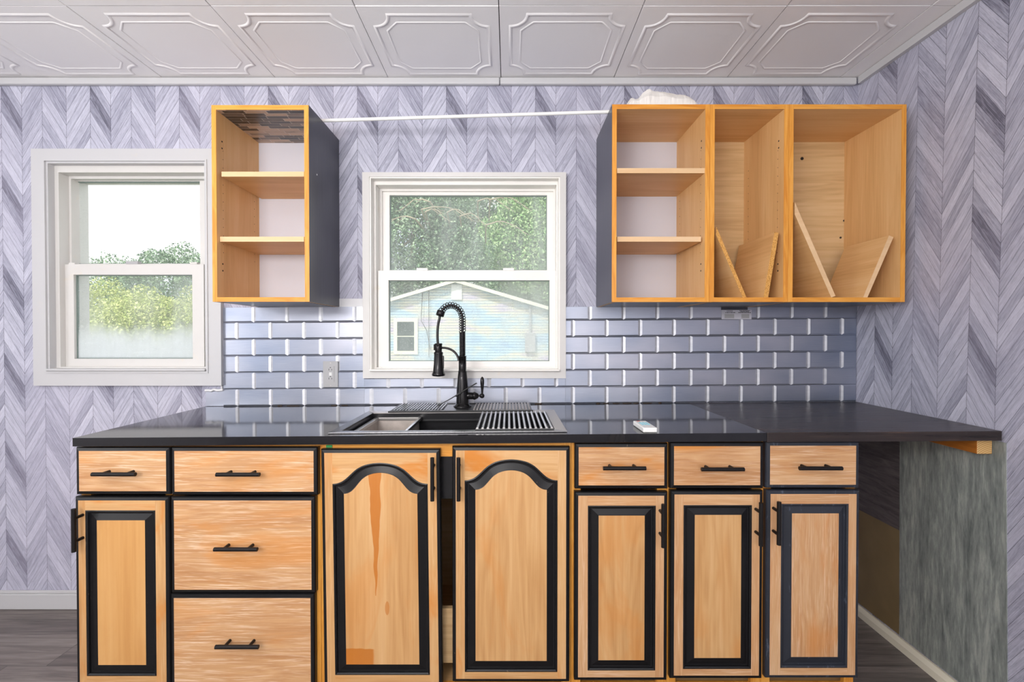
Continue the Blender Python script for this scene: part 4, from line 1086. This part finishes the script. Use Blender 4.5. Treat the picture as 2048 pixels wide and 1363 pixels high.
tree('tree', 'bright green tree behind the right half of the neighbour house', 1.2, 32, -.6, [(0, 0, 8.1, 3.6, 2.3, 4.2), (.7, 0, 12.2, 3.2, 2.2, 3.8), (3.5, 0, 7.5, 3.2, 2.2, 4.2)], 50000, .12, M['leaf_light'], seed=5)
tree('tree', 'shaded tree furthest back between the two taller trees', -2.6, 38, -.6, [(0, 0, 7.4, 5.6, 2.5, 6.4), (4.5, 0, 7.4, 5, 2.5, 6.4), (0, 0, 13, 5, 2.5, 4.3)], 36000, .18, M['leaf_deep'], seed=9)
# bare pale dead branches sticking out of the front of the dark green crown
rr = random.Random(4)
for k in range(9):
    px, py = rr.uniform(820, 990), rr.uniform(398, 452); st = aty(px, py, 22.3); L = rr.uniform(1.0, 2.6); dx = rr.choice((-1, 1)); P = [(st.x-dx*.2, 25.5, st.z-.3), (st.x-dx*.1, 23.6, st.z-.1)]
    for i in range(8):
        t = i/7; P.append((st.x+dx*L*t, 22.3+.2*math.sin(t*3), st.z+.35*math.sin(t*PI)*rr.uniform(.7, 1)-.5*t*t))
    mb = MB(); mb.tube(P, [.05, .048]+[.045*(1-.8*i/7) for i in range(8)], 6)
    for q in range(3):
        s0 = Vector(P[4+q*2]); mb.tube([s0, s0+Vector((dx*.3, 0, -.2)), s0+Vector((dx*.55, 0, -.15-rr.random()*.4))], [.02, .014, .006], 5)
    mb.build('bare_branch', M['bark'], T1)
# beyond the left window
tree('tree', 'round-topped green tree on the skyline through the left window', -21.9, 27, -.6, [(0, 0, 5.0, 2.9, 2, 2.75), (2.2, 0, 4.7, 2, 2, 2.0), (-2.4, 0, 4.5, 1.8, 1.6, 1.9), (4.2, 0, 4.8, 2, 2, 1.9)], 32000, .085, M['leaf_deep'], seed=12)
tree('tree', 'sparse feathery tree on the skyline at the left of the left window', -31.5, 33, -.6, [(0, 0, 6.4, 1.9, 1.2, 2.0), (-1.8, 0, 5.9, 1.7, 1.2, 1.9), (1.6, 0, 6.1, 1.5, 1.2, 1.9)], 4500, .085, M['leaf_deep'], seed=14, trunk_r=.12)
for k, (x, y, s, lab) in enumerate(((-19.5, 19.5, 1.25, 'large yellow-green bush at the left of the left window view'), (-14.2, 15.6, 1.02, 'middle yellow-green bush beyond the left window'), (-13.2, 19, 1.3, 'yellow-green bush at the right of the left window view'))):
    tree('bush', lab, x, y, -.6, [(0, 0, 2.1*s, 1.7*s, 1.2, 1.5*s), (-1.2, 0, 1.7*s, 1.3*s, 1.1, 1.3*s), (1.2, 0, 1.8*s, 1.3*s, 1.1, 1.3*s)], 26000, .055, M['leaf_yellow'], trunk_r=.1, seed=20+k, cat='bush')
